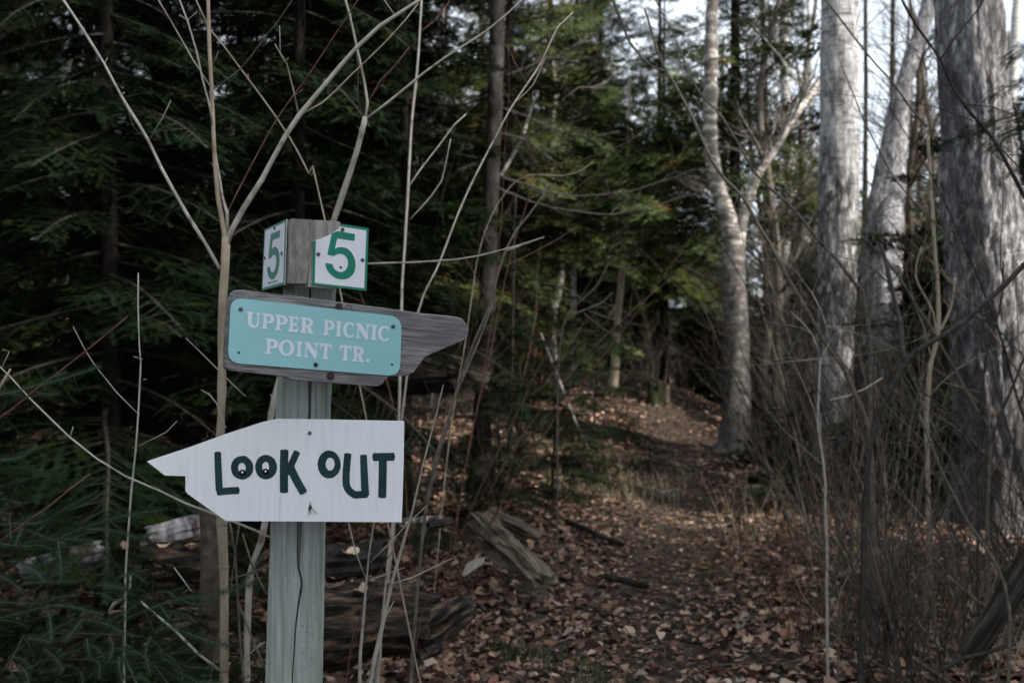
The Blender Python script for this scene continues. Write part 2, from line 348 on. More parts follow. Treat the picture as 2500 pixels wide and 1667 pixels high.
def twig_pts(p, d, ln, droop, seg=4, wob=.08):
    out = [p.copy()]; d = d.normalized()
    for i in range(seg):
        d = (d+Vector((random.gauss(0, wob), random.gauss(0, wob), random.gauss(0, wob*.6)-droop/seg))).normalized()
        p = p+d*ln/seg; out.append(p.copy())
    return out
def bough_mesh(name, fine, seed, dead=False):
    random.seed(seed)
    V, T, C = [], [], []; wood = MB()
    ax = [Vector((0, 0, 0))]; d = Vector((1, 0, .12)); dr = random.uniform(.2, .42)
    for i in range(10):
        d = (d+Vector((0, random.gauss(0, .06), -dr/10*1.6))).normalized(); ax.append(ax[-1]+d*.1)
    wood.tube(ax, [.012*(1-.85*i/10) for i in range(11)], 4)
    nl, sp, nw = (.022, .0046, .0034) if fine == 2 else ((.032, .009, .0065) if fine == 1 else (.066, .033, .017))
    g = random.uniform(.8, 1.2)
    k = 22 if fine else 15
    for i in range(k):
        t = .10+.88*i/k; j = int(t*10); p = ax[j].lerp(ax[min(j+1, 10)], t*10-j); axd = (ax[min(j+1, 10)]-ax[j]).normalized()
        for sg in (-1, 1):
            if random.random() < .12: continue
            ln = (.42*(1-t)**.8+.09)*random.uniform(.6, 1.15)*(.55+.45*min(1, t*3.2))
            a = R(random.uniform(42, 62)); dirv = axd*math.cos(a)+Vector((0, sg, 0))*math.sin(a)+Vector((0, 0, random.gauss(0, .12)))
            pts = twig_pts(p, dirv, ln, random.uniform(.0, .35)); 
            if fine: wood.tube(pts, [.0017, .0014, .0011, .0009, .0006], 3, cap=False)
            if dead: continue
            base = np.array([.0110, .0225, .0092])*g*(.68 if fine else 1)*random.uniform(.6, 1.35)
            if random.random() < .2: base = base*np.array([1.7, 1.3, .8])
            if random.random() < .05: base = base*np.array([2.8, 1.3, 1.3])
            needle_run(pts, nl, sp, nw, (V, T, C), base)
            for q in range(6 if fine else 3):
                u = random.uniform(.25, .9); jj = int(u*4); pp = pts[jj].lerp(pts[min(jj+1, 4)], u*4-jj)
                s2 = random.choice((-1, 1)); dd = (pts[min(jj+1, 4)]-pts[jj]).normalized()
                dd = dd*math.cos(.85)+Vector((-dd.y, dd.x, 0))*s2*math.sin(.85)+Vector((0, 0, random.gauss(0, .15)))
                sub = twig_pts(pp, dd, ln*random.uniform(.25, .5), .15, 3)
                needle_run(sub, nl, sp, nw, (V, T, C), base*random.uniform(.8, 1.3))
    if not dead: needle_run(ax[5:], nl, sp, nw, (V, T, C), np.array([.028, .050, .024]))
    # merge wood and needles
    tri = []; 
    for f in wood.f:
        for a in range(1, len(f)-1): tri.append((f[0], f[a], f[a+1]))
    nwv = len(wood.v)
    VV = np.concatenate([np.array(wood.v, 'f')]+([np.array([tuple(q) for q in V], 'f')] if V else [])); TT = np.concatenate([np.array(tri)]+([np.array(T)+nwv] if T else []))
    CC = np.concatenate([np.tile([[.10, .08, .06]], (nwv, 1))]+([np.array(C)] if C else []))
    return VV, TT, CC, len(tri)
def to_mesh(name, VV, TT, CC, nwood, mats):
    me = fast_mesh(name, VV, TT, CC)
    mi = np.zeros(len(me.polygons), 'i')
    if len(mi) == len(TT): mi[nwood:] = 1
    for m in mats: me.materials.append(m)
    me.polygons.foreach_set('material_index', mi); return me
FINE = [to_mesh('bough', *bough_mesh('bough', 2, 100+i), [M['firtwig'], M['needle']]) for i in range(4)]
MID = [to_mesh('bough', *bough_mesh('bough', 1, 200+i), [M['firtwig'], M['needle']]) for i in range(4)]
DEAD = [to_mesh('bough', *bough_mesh('bough', 1, 300+i, True), [M['firtwig'], M['needle']]) for i in range(3)]
LOW = [bough_mesh('bough', 0, 400+i) for i in range(6)]
random.seed(5)
def crown_mesh(name, h0, h1, rmax, nb, seed, sc=1.0, tint=(1, 1, 1)):
    """one joined crown of far-detail boughs, tree base at the origin"""
    r = random.Random(seed); Vs = []; Ts = []; Cs = []; W = []; b = 0
    for i in range(nb):
        t = (i+r.random())/nb; z = h0+(h1-h0)*t; L_ = rmax*(1-t)**.75*r.uniform(.6, 1.15)+.25
        VV, TT, CC, nwood = LOW[r.randrange(6)]
        a = r.uniform(0, 6.3); pit = r.gauss(.12, .28)-t*.4
        m = (Matrix.Rotation(a, 3, 'Z') @ Matrix.Rotation(pit, 3, 'Y') @ Matrix.Rotation(r.gauss(0, .35), 3, 'X'))
        A = np.array(m)*L_
        Vs.append(VV @ A.T+np.array([0, 0, z])); Ts.append(TT+b); Cs.append(CC*r.uniform(.7, 1.35)*np.array(tint)); w_ = np.ones(len(TT), 'i'); w_[:nwood] = 0; W.append(w_); b += len(VV)
    me = fast_mesh(name, np.concatenate(Vs), np.concatenate(Ts), np.concatenate(Cs))
    W = np.concatenate(W)
    for m_ in (M['firtwig'], M['needle']): me.materials.append(m_)
    if len(W) == len(me.polygons): me.polygons.foreach_set('material_index', W)
    return me
CROWNS = [crown_mesh('crown', 1.6, 13, 2.6, 150, 1), crown_mesh('crown', 1.0, 15, 2.2, 160, 2), crown_mesh('crown', 3.0, 14, 3.0, 130, 3), crown_mesh('crown', 1.2, 14, 2.7, 125, 6, tint=(4.0, 2.6, 2.6)), crown_mesh('crown', 3.4, 13, 2.8, 105, 7, tint=(4.2, 2.9, 2.6))]
SMALLC = [crown_mesh('crown', .15, 2.4, 1.0, 60, 4), crown_mesh('crown', .1, 1.5, .8, 45, 5)]
def straight_trunk(h, r0, n=10, k=14, seed=0):
    mb = MB(); pts = []; rr = []
    for i in range(k+1):
        t = i/k; pts.append(Vector((.10*noise.noise(Vector((t*2, seed, 0))), .10*noise.noise(Vector((t*2, seed, 5))), h*t-.1))); rr.append(r0*(1-.85*t)+r0*.35*math.exp(-t*h*4))
    mb.tube(pts, rr, n); me = mb.mesh('trunk'); me.materials.append(M['hembark']); me.polygons.foreach_set('use_smooth', [True]*len(me.polygons)); return me
TRUNKS = [straight_trunk(14, .15, seed=i) for i in range(3)]
SMALLT = [straight_trunk(2.4, .022, 6, seed=7), straight_trunk(1.5, .015, 6, seed=8)]
def add_child(name, me, par, loc=(0, 0, 0), rot=(0, 0, 0), sc=1.0):
    o = bpy.data.objects.new(name, me); COL.objects.link(o); o.parent = par; o.location = loc; o.rotation_euler = rot
    o.scale = (sc,)*3 if not isinstance(sc, tuple) else sc; return o
def far_conifer(x, y, s, label, group=None, k=0, name='conifer_tree', rz=None):
    t = thing(name, (x, y, hz(x, y)), label, 'tree', group); rz = random.uniform(0, 6.3) if rz is None else rz
    add_child('trunk', TRUNKS[k % 3], t, rot=(0, 0, rz), sc=s); add_child('crown', CROWNS[k % 5], t, rot=(0, 0, rz), sc=s); return t
def near_conifer(x, y, h, z0, rmax, nb, label, seed, group=None, meshes=None, asym=None, deadfrac=.05):
    r = random.Random(seed); t = thing('hemlock_tree', (x, y, hz(x, y)), label, 'tree', group)
    add_child('trunk', TRUNKS[seed % 3], t, rot=(0, 0, seed), sc=(.42, .42, h/14))
    for i in range(nb):
        q = (i+r.random())/nb; z = z0+(h-z0)*q; L_ = rmax*(1-.65*q)*r.uniform(.65, 1.15)
        a = i*2.4+r.uniform(-.4, .4); dead = r.random() < deadfrac*(1.6-q)
        me = r.choice(DEAD) if dead else r.choice(meshes or FINE)
        add_child('bough', me, t, (0, 0, z), (r.gauss(0, .12), r.uniform(.0, .38), a), (L_, L_*r.uniform(.9, 1.2), L_))
    return t
# the dark wall of hemlocks on the left
NEARH = [(-2.15, 5.3, 5.2, .5, 1.5, 84, 'dark hemlock at the left edge of the photo, boughs in deep shade', 31),
         (-1.35, 6.3, 5.8, .5, 1.5, 90, 'dark hemlock standing behind the left maple sapling', 32),
         (-3.1, 7.3, 6.5, .6, 1.8, 90, 'tall dark hemlock filling the top left corner', 33),
         (-2.35, 8.6, 7.5, .9, 2.0, 95, 'dark hemlock deep in the shade between the two left hemlocks', 34),
         (-.95, 8.8, 7.0, 1.2, 1.5, 70, 'green hemlock behind the number plates and the post top', 35)]
for a in NEARH: near_conifer(*a[:7], a[7], meshes=FINE if a[1] < 7.5 else MID)
near_conifer(-4.3, 9.8, 9, 1, 2.2, 80, 'shaded hemlock far left, hidden behind the hemlock wall', 36, meshes=MID)
# unseen conifers added round and behind the camera to shade the place
for i, (x, y) in enumerate(((-6.6, 3.2), (-9, -3.0), (-9, -7), (-8.5, 6), (-9.5, 1), (6.7, -2.5), (7.2, -.2), (6.3, 2.0), (8.8, 1.2), (9.6, -3), (7.9, -5.6), (-8.5, 3.6))):
    far_conifer(x, y, [1.05, 1.1, 1.0, 1.1, 1.1, 1.12, .9, .74, .9, .9, .62, .5][i], 'unseen conifer added beside or behind the viewpoint to shade the place', 'shading conifers added round the viewpoint', (1, 0, 1, 2, 0, 1, 0, 1, 2, 0, 1, 1)[i])
# mid and far conifers
MIDL = [(-.05, 13.5, .66, 3, 'sparse green conifer behind the slanting stems right of the number plates'),
        (3.5, 15.6, .84, 4, 'olive conifer whose trunk rises behind the birch fork, boughs spread wide'),
        (.55, 15.0, .66, 4, 'green conifer over the left side of the leafy mound'),
        (3.6, 24.5, .85, 3, 'green conifer left of the forked birch, behind the mound'),
        (-1.9, 13.5, .8, 0, 'conifer left of the dark slender trunk, half hidden by the post'),
        (-.6, 20, .85, 3, 'conifer beyond the dark slender trunk, sky showing round it'),
        (1.6, 24.5, .95, 4, 'conifer crowning the far side of the mound'),
        (5.6, 26, .55, 0, 'conifer right behind the forked birch'),
        (1.6, 20.5, .70, 4, 'conifer with low green boughs hanging over the mound top'),
        (3.3, 21.5, .66, 4, 'conifer whose boughs hang over the path beyond the mound'),
        (2.5, 28, 1.0, 0, 'dark conifer behind the mound conifers'),
        (-3.0, 13.5, .95, 0, 'conifer far behind the hemlock wall on the left'),
        (10.2, 18, .50, 1, 'small dark conifer between the poplar and the old grey trunk'),
        (7.6, 19, .42, 1, 'small dark conifer low behind the poplar'),
        (5.9, 20.5, .42, 3, 'small olive conifer just right of the forked birch, below the sky'), (7.0, 22.5, .52, 1, 'dark pointed conifer left of the poplar'),
        (8.7, 20.5, .44, 3, 'olive conifer right of the poplar, below the leaning birch'), (9.9, 22.5, .52, 1, 'dark conifer behind the leaning birch'), (11.6, 23.5, .5, 3, 'olive conifer left of the old grey trunk'),
        (13.8, 24, .6, 0, 'conifer low behind the right edge trunk')]
for x, y, s, k, lab in MIDL: far_conifer(x, y, s, lab, k=k)
for i in range(62):
    y = random.uniform(25, 48); x = random.uniform(-.56, .64)*y
    if x/y > .18: s = random.uniform(.30, .50)
    elif x/y > -.14: s = random.uniform(.6, .95)
    else: s = random.uniform(.85, 1.2)
    k_ = random.choice((0, 1, 3, 3)) if x/y < .18 else random.choice((0, 1))
    where = 'behind the trunks on the right' if x/y > .18 else ('behind the mound' if x/y > -.1 else 'far behind the hemlocks on the left')
    far_conifer(x, y, s, 'distant conifer '+where, 'distant conifers '+where, k_)
UND = [(5.4, 11.5), (6.3, 10.6), (4.9, 9.4), (6.0, 12.2), (7.3, 12.6), (7.9, 13.2), (5.4, 17.5), (6.9, 15.2), (7.6, 18.0), (8.8, 17.0), (9.6, 19.5), (7.0, 21), (10.8, 18.5), (6.4, 13.6), (8.5, 14), (-.4, 22), (5.2, 25), (6.5, 24), (8.4, 23.5), (10, 23), (12, 22)]
for i, (x, y) in enumerate(UND):
    t = thing('young_conifer', (x, y, hz(x, y)), 'low dark conifer %s, %s' % at_place(x, y), 'small tree', 'low conifers beyond the path and thicket')
    sc_ = random.uniform(1.1, 1.6); add_child('trunk', SMALLT[0], t, sc=sc_); add_child('crown', SMALLC[0], t, rot=(0, 0, i), sc=(sc_*1.3, sc_*1.3, sc_))

# ------------------------------------------------------------ big trunks
def bark_trunk(name_mb, pts, sides=30, step=.07, amp=.03, fz=1.2, fa=5, seed=0, flare=.5, ridge=0):
    """tapered trunk with furrowed bark; pts = [(Vector, radius)] from base up"""
    line = smoothline(pts, step); mb = name_mb; vs = []; fs = []; n = sides
    z0 = line[0][0].z
    for i, (p, r) in enumerate(line):
        t = (line[min(i+1, len(line)-1)][0]-line[max(i-1, 0)][0]).normalized(); u = Vector((1, 0, 0)); u = (u-t*u.dot(t)).normalized(); w_ = t.cross(u)
        hh = p.z-z0
        for k in range(n):
            a = 2*math.pi*k/n; ca, sa = math.cos(a), math.sin(a)
            q = noise.fractal(Vector((ca*fa*.5, sa*fa*.5, p.z*fz+seed)), .7, 2.1, 4)
            fl = 1+flare*math.exp(-hh*5)*(1+.6*math.cos(a*3+seed)+.4*math.sin(a*5))
            rr = r*fl*(1+amp*q*4)
            vs.append(p+(u*ca+w_*sa)*rr)
    for i in range(len(line)-1):
        for k in range(n): a = i*n+k; b = i*n+(k+1) % n; fs.append((a, b, b+n, a+n))
    fs.append(tuple(range((len(line)-1)*n, len(line)*n)))
    mb.add(vs, fs)
def radp(fr, wpx, d): return wpx/FR[fr][2]/F*d/2
def tr(fr, pts, d, base=True):
    """[(x, y, width)] in a photo frame, top to bottom -> [(Vector, radius)] base up"""
    out = []
    for q in pts:
        dd = q[3] if len(q) > 3 else d
        out.append((P(fr, q[0], q[1], dd), radp(fr, q[2], dd)))
    out = out[::-1]
    if base:
        b = out[0][0]; g = hz(b.x, b.y)
        if b.z > g+.05: out = [(Vector((b.x, b.y, g-.08)), out[0][1]*1.1)]+out
    return out
def add_trunk(name, label, cat, fr, pts, d, mat, group=None, **kw):
    L_ = tr(fr, pts, d); b = L_[0][0]
    t = thing(name, (b.x, b.y, hz(b.x, b.y)), label, cat, group); mb = MB(); bark_trunk(mb, L_, **kw); part('trunk', mb, mat, t, True); return t
def twigs(mb, line, n, ln, seed, rad=.3, up=.35, sub=2, side=None):
    """random fine side twigs from a smoothed line of (p, r)"""
    r = random.Random(seed)
    for i in range(n):
        k = r.randrange(len(line)//6, len(line)-1); p, rr = line[k]; t = (line[min(k+1, len(line)-1)][0]-line[k-1][0]).normalized()
        o = Vector((r.gauss(0, 1), r.gauss(0, 1), r.gauss(0, .6))); o = (o-t*o.dot(t)).normalized()
        d = (t*.7+o*.8+Vector((0, 0, up))).normalized(); L_ = ln*r.uniform(.4, 1.2); r0 = min(rr*.55, max(rad*rr, .0012))
        pts = [p]; 
        for j in range(6):
            d = (d+Vector((r.gauss(0, .12), r.gauss(0, .12), r.gauss(0, .1)+up*.06))).normalized(); pts.append(pts[-1]+d*L_/6)
        mb.tube(pts, [r0*(1-.13*j) for j in range(7)], 4, cap=False)
        for s in range(sub):
            kk = r.randrange(1, 5); dd = (d+Vector((r.gauss(0, .6), r.gauss(0, .6), r.gauss(0, .5)))).normalized(); q = [pts[kk]]
            for j in range(4): dd = (dd+Vector((r.gauss(0, .12), r.gauss(0, .12), r.gauss(0, .1)+.04))).normalized(); q.append(q[-1]+dd*L_*.1*r.uniform(.6, 1.3))
            mb.tube(q, [r0*.5*(1-.15*j) for j in range(5)], 3, cap=False)

# forked birch
bt = thing('birch_tree', tuple(P('S', 1797, 1120, 12.3).xy)+(hz(*P('S', 1797, 1120, 12.3).xy),), 'forked white birch leaning beside the path, reddish foot', 'tree')
mb = MB(); bark_trunk(mb, tr('V', [(1688, 535, 52), (1684, 600, 52), (1688, 700, 54), (1692, 800, 56), (1694, 900, 58), (1690, 1000, 64), (1686, 1045, 74)], 12.3), sides=26, amp=.035, fz=2.5, seed=3, flare=.45)
part('trunk', mb, M['birch_low'], bt, True)
mb = MB(); l = smoothline(tr('V', [(1640, -60, 20), (1634, 60, 30), (1632, 200, 34), (1632, 330, 32), (1648, 430, 36), (1672, 500, 40), (1682, 548, 46)], 12.3, False), .08, .01); mb.tube([q[0] for q in l], [q[1] for q in l], 14); part('limb', mb, M['birch_low'], bt, True)
mb = MB(); l = smoothline(tr('V', [(1960, 60, 10, 12.9), (1886, 186, 14, 12.8), (1830, 260, 16), (1776, 350, 18), (1742, 400, 20), (1716, 470, 24), (1700, 530, 28), (1694, 560, 32)], 12.3, False), .08, .015); mb.tube([q[0] for q in l], [q[1] for q in l], 12); twigs(mb, l, 22, 1.2, 4, up=.2); part('limb', mb, M['birch_low'], bt, True)
# poplar, old grey trunk, others
pt = add_trunk('poplar_tree', 'tall pale poplar with white upper bark, right of the forked birch', 'tree', 'V', [(1926, -120, 76), (1928, 0, 80), (1930, 160, 86), (1928, 380, 88), (1924, 600, 86), (1918, 780, 80), (1914, 900, 82), (1912, 1010, 90)], 11.2, M['aspen'], sides=48, step=.05, amp=.022, fz=2.5, fa=14, seed=7, flare=.3)
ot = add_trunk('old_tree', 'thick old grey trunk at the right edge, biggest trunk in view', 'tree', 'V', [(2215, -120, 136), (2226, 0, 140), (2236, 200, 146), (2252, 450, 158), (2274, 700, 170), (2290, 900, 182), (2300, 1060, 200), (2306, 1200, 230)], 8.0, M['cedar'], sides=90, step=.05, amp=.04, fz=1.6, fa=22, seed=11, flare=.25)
add_trunk('spruce_tree', 'slender dark trunk behind the right end of the direction board', 'tree', 'V', [(1142, -100, 34), (1140, 100, 34), (1134, 300, 36), (1126, 480, 36), (1120, 600, 38), (1118, 700, 38), (1114, 850, 40), (1108, 980, 42), (1106, 1085, 50)], 9.3, M['darkbark'], sides=20, amp=.03, fz=2.2, seed=2)
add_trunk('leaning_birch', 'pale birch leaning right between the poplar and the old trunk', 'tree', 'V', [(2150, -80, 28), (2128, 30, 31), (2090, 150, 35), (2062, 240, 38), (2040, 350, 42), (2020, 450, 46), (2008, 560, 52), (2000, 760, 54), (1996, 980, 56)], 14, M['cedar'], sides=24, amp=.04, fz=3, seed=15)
add_trunk('thin_birch', 'thin white birch left of the tall poplar, straight', 'tree', 'V', [(1806, -80, 20), (1800, 100, 22), (1806, 260, 24), (1812, 400, 22), (1804, 560, 20), (1800, 700, 18), (1798, 960, 20)], 18, M['birch'], sides=12, amp=.03, seed=17)
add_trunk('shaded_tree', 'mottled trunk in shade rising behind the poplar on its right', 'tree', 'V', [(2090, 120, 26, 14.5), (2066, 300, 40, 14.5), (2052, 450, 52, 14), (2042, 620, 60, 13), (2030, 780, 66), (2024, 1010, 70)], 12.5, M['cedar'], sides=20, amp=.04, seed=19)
add_trunk('young_tree', 'brown slender trunk standing on the left slope of the mound', 'tree', 'V', [(1446, 180, 5), (1440, 380, 9), (1432, 560, 12), (1428, 640, 14), (1418, 740, 17), (1412, 850, 20), (1402, 970, 22)], 16, M['sapling'], sides=10, amp=.03, seed=20)
add_trunk('young_birch', 'very thin pale birch left of the brown trunk on the slope', 'tree', 'V', [(1322, 480, 8), (1318, 620, 11), (1318, 760, 12), (1320, 900, 12)], 16.5, M['birch'], sides=8, amp=.03, seed=21)
add_trunk('leaning_pole', 'thin pale dead pole leaning left across the small firs', 'dead tree', 'z7', [(540, 620, 9), (610, 800, 12), (660, 930, 14), (760, 1180, 15), (865, 1390, 15)], 11.5, M['dimbirch'], sides=8, amp=.03, seed=22)
add_trunk('thin_dark_tree', 'very thin dark straight stem right of the slender dark trunk', 'tree', 'z7', [(390, -200, 10), (378, 100, 14), (370, 700, 18), (350, 1300, 22)], 10.2, M['darkbark'], sides=8, seed=23)
add_trunk('slanting_birch', 'broken pale birch slanting behind the dark slender trunk', 'dead tree', 'z5', [(1190, 700, 10), (1130, 900, 24), (1080, 1030, 26), (950, 1260, 24), (860, 1450, 24)], 13, M['birch'], sides=8, seed=24)
for i, (xx, yy, wv, top, dd) in enumerate(((905, -60, 14, 0, 17), (820, -60, 10, 0, 22), (1760, -80, 16, 0, 20), (1870, -80, 12, 0, 22), (2052, -80, 14, 0, 19), (2330, -80, 26, 0, 13), (1985, -80, 12, 0, 24))):
    add_trunk('bare_tree', ['thin bare tree far behind the vertical stem over the direction board', 'faint bare tree behind the top of the post', 'thin bare tree in front of the sky, just right of the forked birch top', 'faint bare tree in the sky gap left of the poplar', 'bare tree in the gap right of the poplar top', 'bare trunk at the far right edge beyond the old trunk', 'faint bare tree close to the poplar on its right'][i],
              'tree', 'V', [(xx+random.uniform(-15, 15), yy, wv*.7), (xx+random.uniform(-10, 10), 250, wv*.9), (xx, 520, wv), (xx+random.uniform(-10, 10), 900, wv*1.15)], dd, M['birch'] if i % 2 else M['darkbark'], sides=8, seed=30+i)

# bare crowns against the sky: fine branching
def bare_crown(label, x, y, z, hgt, seed, mat, n=26, group=None):
    r = random.Random(seed); t = thing('bare_tree', (x, y, hz(x, y)), label, 'tree', group); mb = MB()
    pts = [(Vector((x, y, hz(x, y)-.1)), .08)]; p = pts[0][0]
    for i in range(7): p = p+Vector((r.gauss(0, .12), r.gauss(0, .12), hgt/7)); pts.append((p, .08*(1-i/8)))
    l = smoothline(pts, .2); mb.tube([q[0] for q in l], [q[1] for q in l], 7); part('trunk', mb, mat, t, True)
    mb = MB()
    for i in range(n):
        k = r.randrange(len(l)//4, len(l)-1); p0, r0 = l[k]; a = r.uniform(0, 6.3); d = Vector((math.cos(a), math.sin(a), r.uniform(.3, 1))).normalized(); ln = r.uniform(.8, 2.2)
        q = [(p0, r0*.4)]
        for j in range(5): d = (d+Vector((r.gauss(0, .15), r.gauss(0, .15), .08))).normalized(); q.append((q[-1][0]+d*ln/5, r0*.4*(1-.17*(j+1))))
        ll = smoothline(q, .15); mb.tube([s[0] for s in ll], [max(s[1], .004) for s in ll], 4, cap=False); twigs(mb, ll, 9, .9, seed*100+i, rad=.5, sub=3)
    part('crown', mb, mat, t); return t
bare_crown('bare grey tree, fine twigs spread across the sky between birch and poplar', 4.3, 16.5, 0, 8.5, 71, M['greystem'])
bare_crown('bare grey tree with twigs across the sky right of the poplar', 7.0, 17, 0, 8.5, 72, M['greystem'])
bare_crown('bare tree with a twiggy crown at the right edge sky', 8.8, 15, 0, 8, 73, M['greystem'])
bare_crown('bare brown tree behind the stems above the direction board', -1.2, 15.5, 0, 8, 74, M['pale'])
bare_crown('bare brown tree behind the dark slender trunk', .9, 19.5, 0, 8, 75, M['pale'])
bare_crown('bare brown tree left of the dark slender trunk, seen through the stems', -.9, 18, 0, 8, 76, M['greystem'], n=34)
bare_crown('bare brown tree between the dark slender trunk and the mound conifers', 1.3, 22, 0, 8, 77, M['brownstem'], n=34)
for i, (x, y) in enumerate(((3.9, 14.4), (5.0, 18.5), (6.1, 15.0), (7.6, 18.5), (8.4, 21), (9.6, 19), (10.6, 22), (4.6, 21.5))):
    bare_crown('bare grey tree with fine twigs against the sky, '+['just right of the birch fork', 'midway between birch and poplar', 'hard behind the poplar', 'right of the poplar top', 'far behind the leaning tree', 'left of the old trunk', 'seen past the old trunk', 'far behind the birch limb'][i], x, y, 0, random.uniform(6.5, 9), 80+i, random.choice([M['greystem'], M['brownstem']]), n=44)
bare_crown('bare twiggy tree low in the sky gap right of the forked birch', 5.6, 20, 0, 7.5, 78, M['greystem'], n=34)

# ------------------------------------------------------------ traced saplings and stems
def stem_thing(name, label, cat, branches, mat, d, base_first=True, group=None, jit=.004, tw=0, twl=.25, twseed=1):
    """branches: list of (frame, [(x, y), ...] from thick end, w0, w1[, d0, d1]); the first is the main stem, run on down into the ground"""
    t = None
    for i, b in enumerate(branches):
        fr, pts, w0, w1 = b[:4]; d0, d1 = (b[4], b[5]) if len(b) > 5 else (d, d); mt = b[6] if len(b) > 6 else mat; k = len(pts)-1
        line = [(P(fr, q[0], q[1], d0+(d1-d0)*j/k), radp(fr, w0+(w1-w0)*j/k, d0+(d1-d0)*j/k)) for j, q in enumerate(pts)]
        if i == 0:
            p0 = line[0][0]; g = hz(p0.x, p0.y)
            if base_first and p0.z > g:
                dx = (line[0][0]-line[1][0]); dx = dx/max(abs(dx.z), .05) if abs(dx.z) > .02 else Vector((0, 0, -1))
                e = p0+Vector((dx.x*.6, dx.y*.6, -1))*(p0.z-g+.05); e.z = g-.06
                line = [(e, line[0][1]*1.25)]+line
            bx = line[0][0]; t = thing(name, (bx.x, bx.y, g if base_first else bx.z), label, cat, group)
        l = smoothline(line, .05, jit if i else jit*.7); mb = MB(); mb.tube([q[0] for q in l], [max(q[1], .0009) for q in l], 8 if w0/FR[fr][2] > 8 else 6)
        # nodes / buds
        if w0/FR[fr][2] > 4:
            for q in range(max(1, len(l)//9)):
                kk = random.randrange(1, len(l)-1) if len(l) > 3 else 1; pp, rr = l[kk]; tt = (l[kk][0]-l[kk-1][0]).normalized(); o = tt.orthogonal().normalized()
                o = (Matrix.Rotation(random.uniform(0, 6.3), 3, tt) @ o)
                mb.tube([pp-tt*.006, pp, pp+tt*.006], [rr*1.02, rr*1.16, rr*1.02], 8, cap=False)
                mb.tube([pp, pp+o*(rr+.006)+tt*.008], [rr*.3, rr*.12], 4)
        if tw: twigs(mb, l, tw, twl, twseed*50+i, sub=1)
        part('stem' if i == 0 else 'branch', mb, mt, t, True)
    return t
Z4 = 'z4'
stem_thing('maple_sapling', 'forked pale maple sapling rising left of the signpost, three main branches', 'sapling', [
    ('V', [(514, 1640), (514, 1500), (515, 1400), (514, 1300), (508, 1150), (506, 1010), (508, 950), (510, 830), (511, 700), (517, 620), (519, 545)], 22, 18.5, 2.75, 2.75, M['sapling']),
    (Z4, [(1294, 1430), (1288, 1340), (1270, 1250), (1250, 1130), (1235, 950), (1225, 750), (1215, 500), (1205, 300), (1195, -40)], 34, 20, 2.75, 2.75, M['sapling']),
    (Z4, [(1296, 1430), (1318, 1340), (1400, 1190), (1500, 1030), (1640, 780), (1715, 665), (1870, 480), (2050, 270), (2180, 150), (2351, 40), (2440, -20)], 37, 17),
    (Z4, [(1265, 1548), (1180, 1400), (1060, 1210), (930, 970), (850, 810), (690, 540), (600, 370), (450, 130), (340, -30)], 22, 13),
    (Z4, [(1305, 1360), (1300, 1220), (1275, 1130), (1262, 1030), (1240, 900), (1225, 800)], 22, 8),
    (Z4, [(1218, 720), (1200, 600), (1160, 450), (1130, 300), (1080, 130), (1020, -30)], 12, 11, 2.7, 2.6),
    (Z4, [(1208, 500), (1110, 350), (980, 120), (890, -30)], 9, 7, 2.7, 2.6),
    (Z4, [(1225, 510), (1300, 460), (1380, 395), (1500, 240), (1610, 110), (1690, -20)], 7, 5, 2.72, 2.9, M['dkstem']),
    (Z4, [(1715, 665), (1640, 350), (1610, 300), (1605, 145)], 10, 5, 2.75, 2.6),
    (Z4, [(1640, 360), (1580, 250)], 6, 4, 2.64, 2.62), (Z4, [(1640, 360), (1658, 330)], 6, 4, 2.64, 2.62), (Z4, [(1690, 550), (1735, 518)], 6, 4, 2.7, 2.62),
    (Z4, [(1720, 662), (1850, 590), (2000, 450), (2200, 250), (2330, 110), (2400, 20)], 11, 6, 2.75, 2.9, M['sapling']),
    (Z4, [(1300, 1225), (1360, 1100), (1500, 840), (1600, 670), (1760, 450), (1900, 240), (2075, -30)], 9, 5, 2.75, 2.95, M['redtwig']),
    (Z4, [(855, 805), (930, 680), (978, 575)], 10, 5, 2.75, 2.68), (Z4, [(840, 805), (770, 740), (735, 640)], 6, 3, 2.75, 2.8, M['dkstem']),
    (Z4, [(2265, 85), (2200, -10)], 8, 6), (Z4, [(1225, 370), (1245, 330), (1258, 298)], 8, 4, 2.74, 2.7), (Z4, [(600, 365), (618, 332)], 6, 3), (Z4, [(700, 545), (715, 530)], 8, 6),
    (Z4, [(1075, 120), (1040, 95)], 10, 6, 2.64, 2.62), (Z4, [(1075, 120), (1130, 75)], 7, 4, 2.64, 2.62)], M['pale'], 2.75, jit=.003)
stem_thing('whip_sapling', 'thin bare stem rising from behind the post top towards upper left', 'sapling', [
    (Z4, [(1870, 1290), (1770, 1000), (1660, 790), (1580, 670), (1430, 460), (1270, 250), (1210, 180), (1115, -20)], 10, 7), (Z4, [(1780, 1010), (1795, 990)], 6, 3), (Z4, [(1428, 450), (1425, 425)], 6, 3)], M['sapling'], 3.1)
stem_thing('forked_sapling', 'pale sapling behind the signpost, forking above the number plates', 'sapling', [
    ('S', [(604, 1560), (611, 1400), (647, 1275), (662, 1010), (730, 780), (816, 534), (846, 447), (872, 366), (893, 285)], 16, 13, 3.3, 3.1),
    (Z4, [(2100, 680), (2112, 590), (2060, 330), (2010, 90), (1980, -20)], 17, 13, 3.1, 3.1),
    (Z4, [(2100, 685), (2230, 590), (2351, 490), (2440, 415), (2560, 330), (2800, 170), (2960, 30), (3010, -20)], 14, 9, 3.1, 3.1),
    (Z4, [(2092, 680), (2050, 560), (2055, 400), (2045, 300)], 6, 5, 3.1, 3.2, M['dkstem']),
    (Z4, [(2110, 600), (2180, 460), (2260, 380), (2351, 270)], 8, 5, 3.1, 3.2, M['redtwig'])], M['pale'], 3.2)
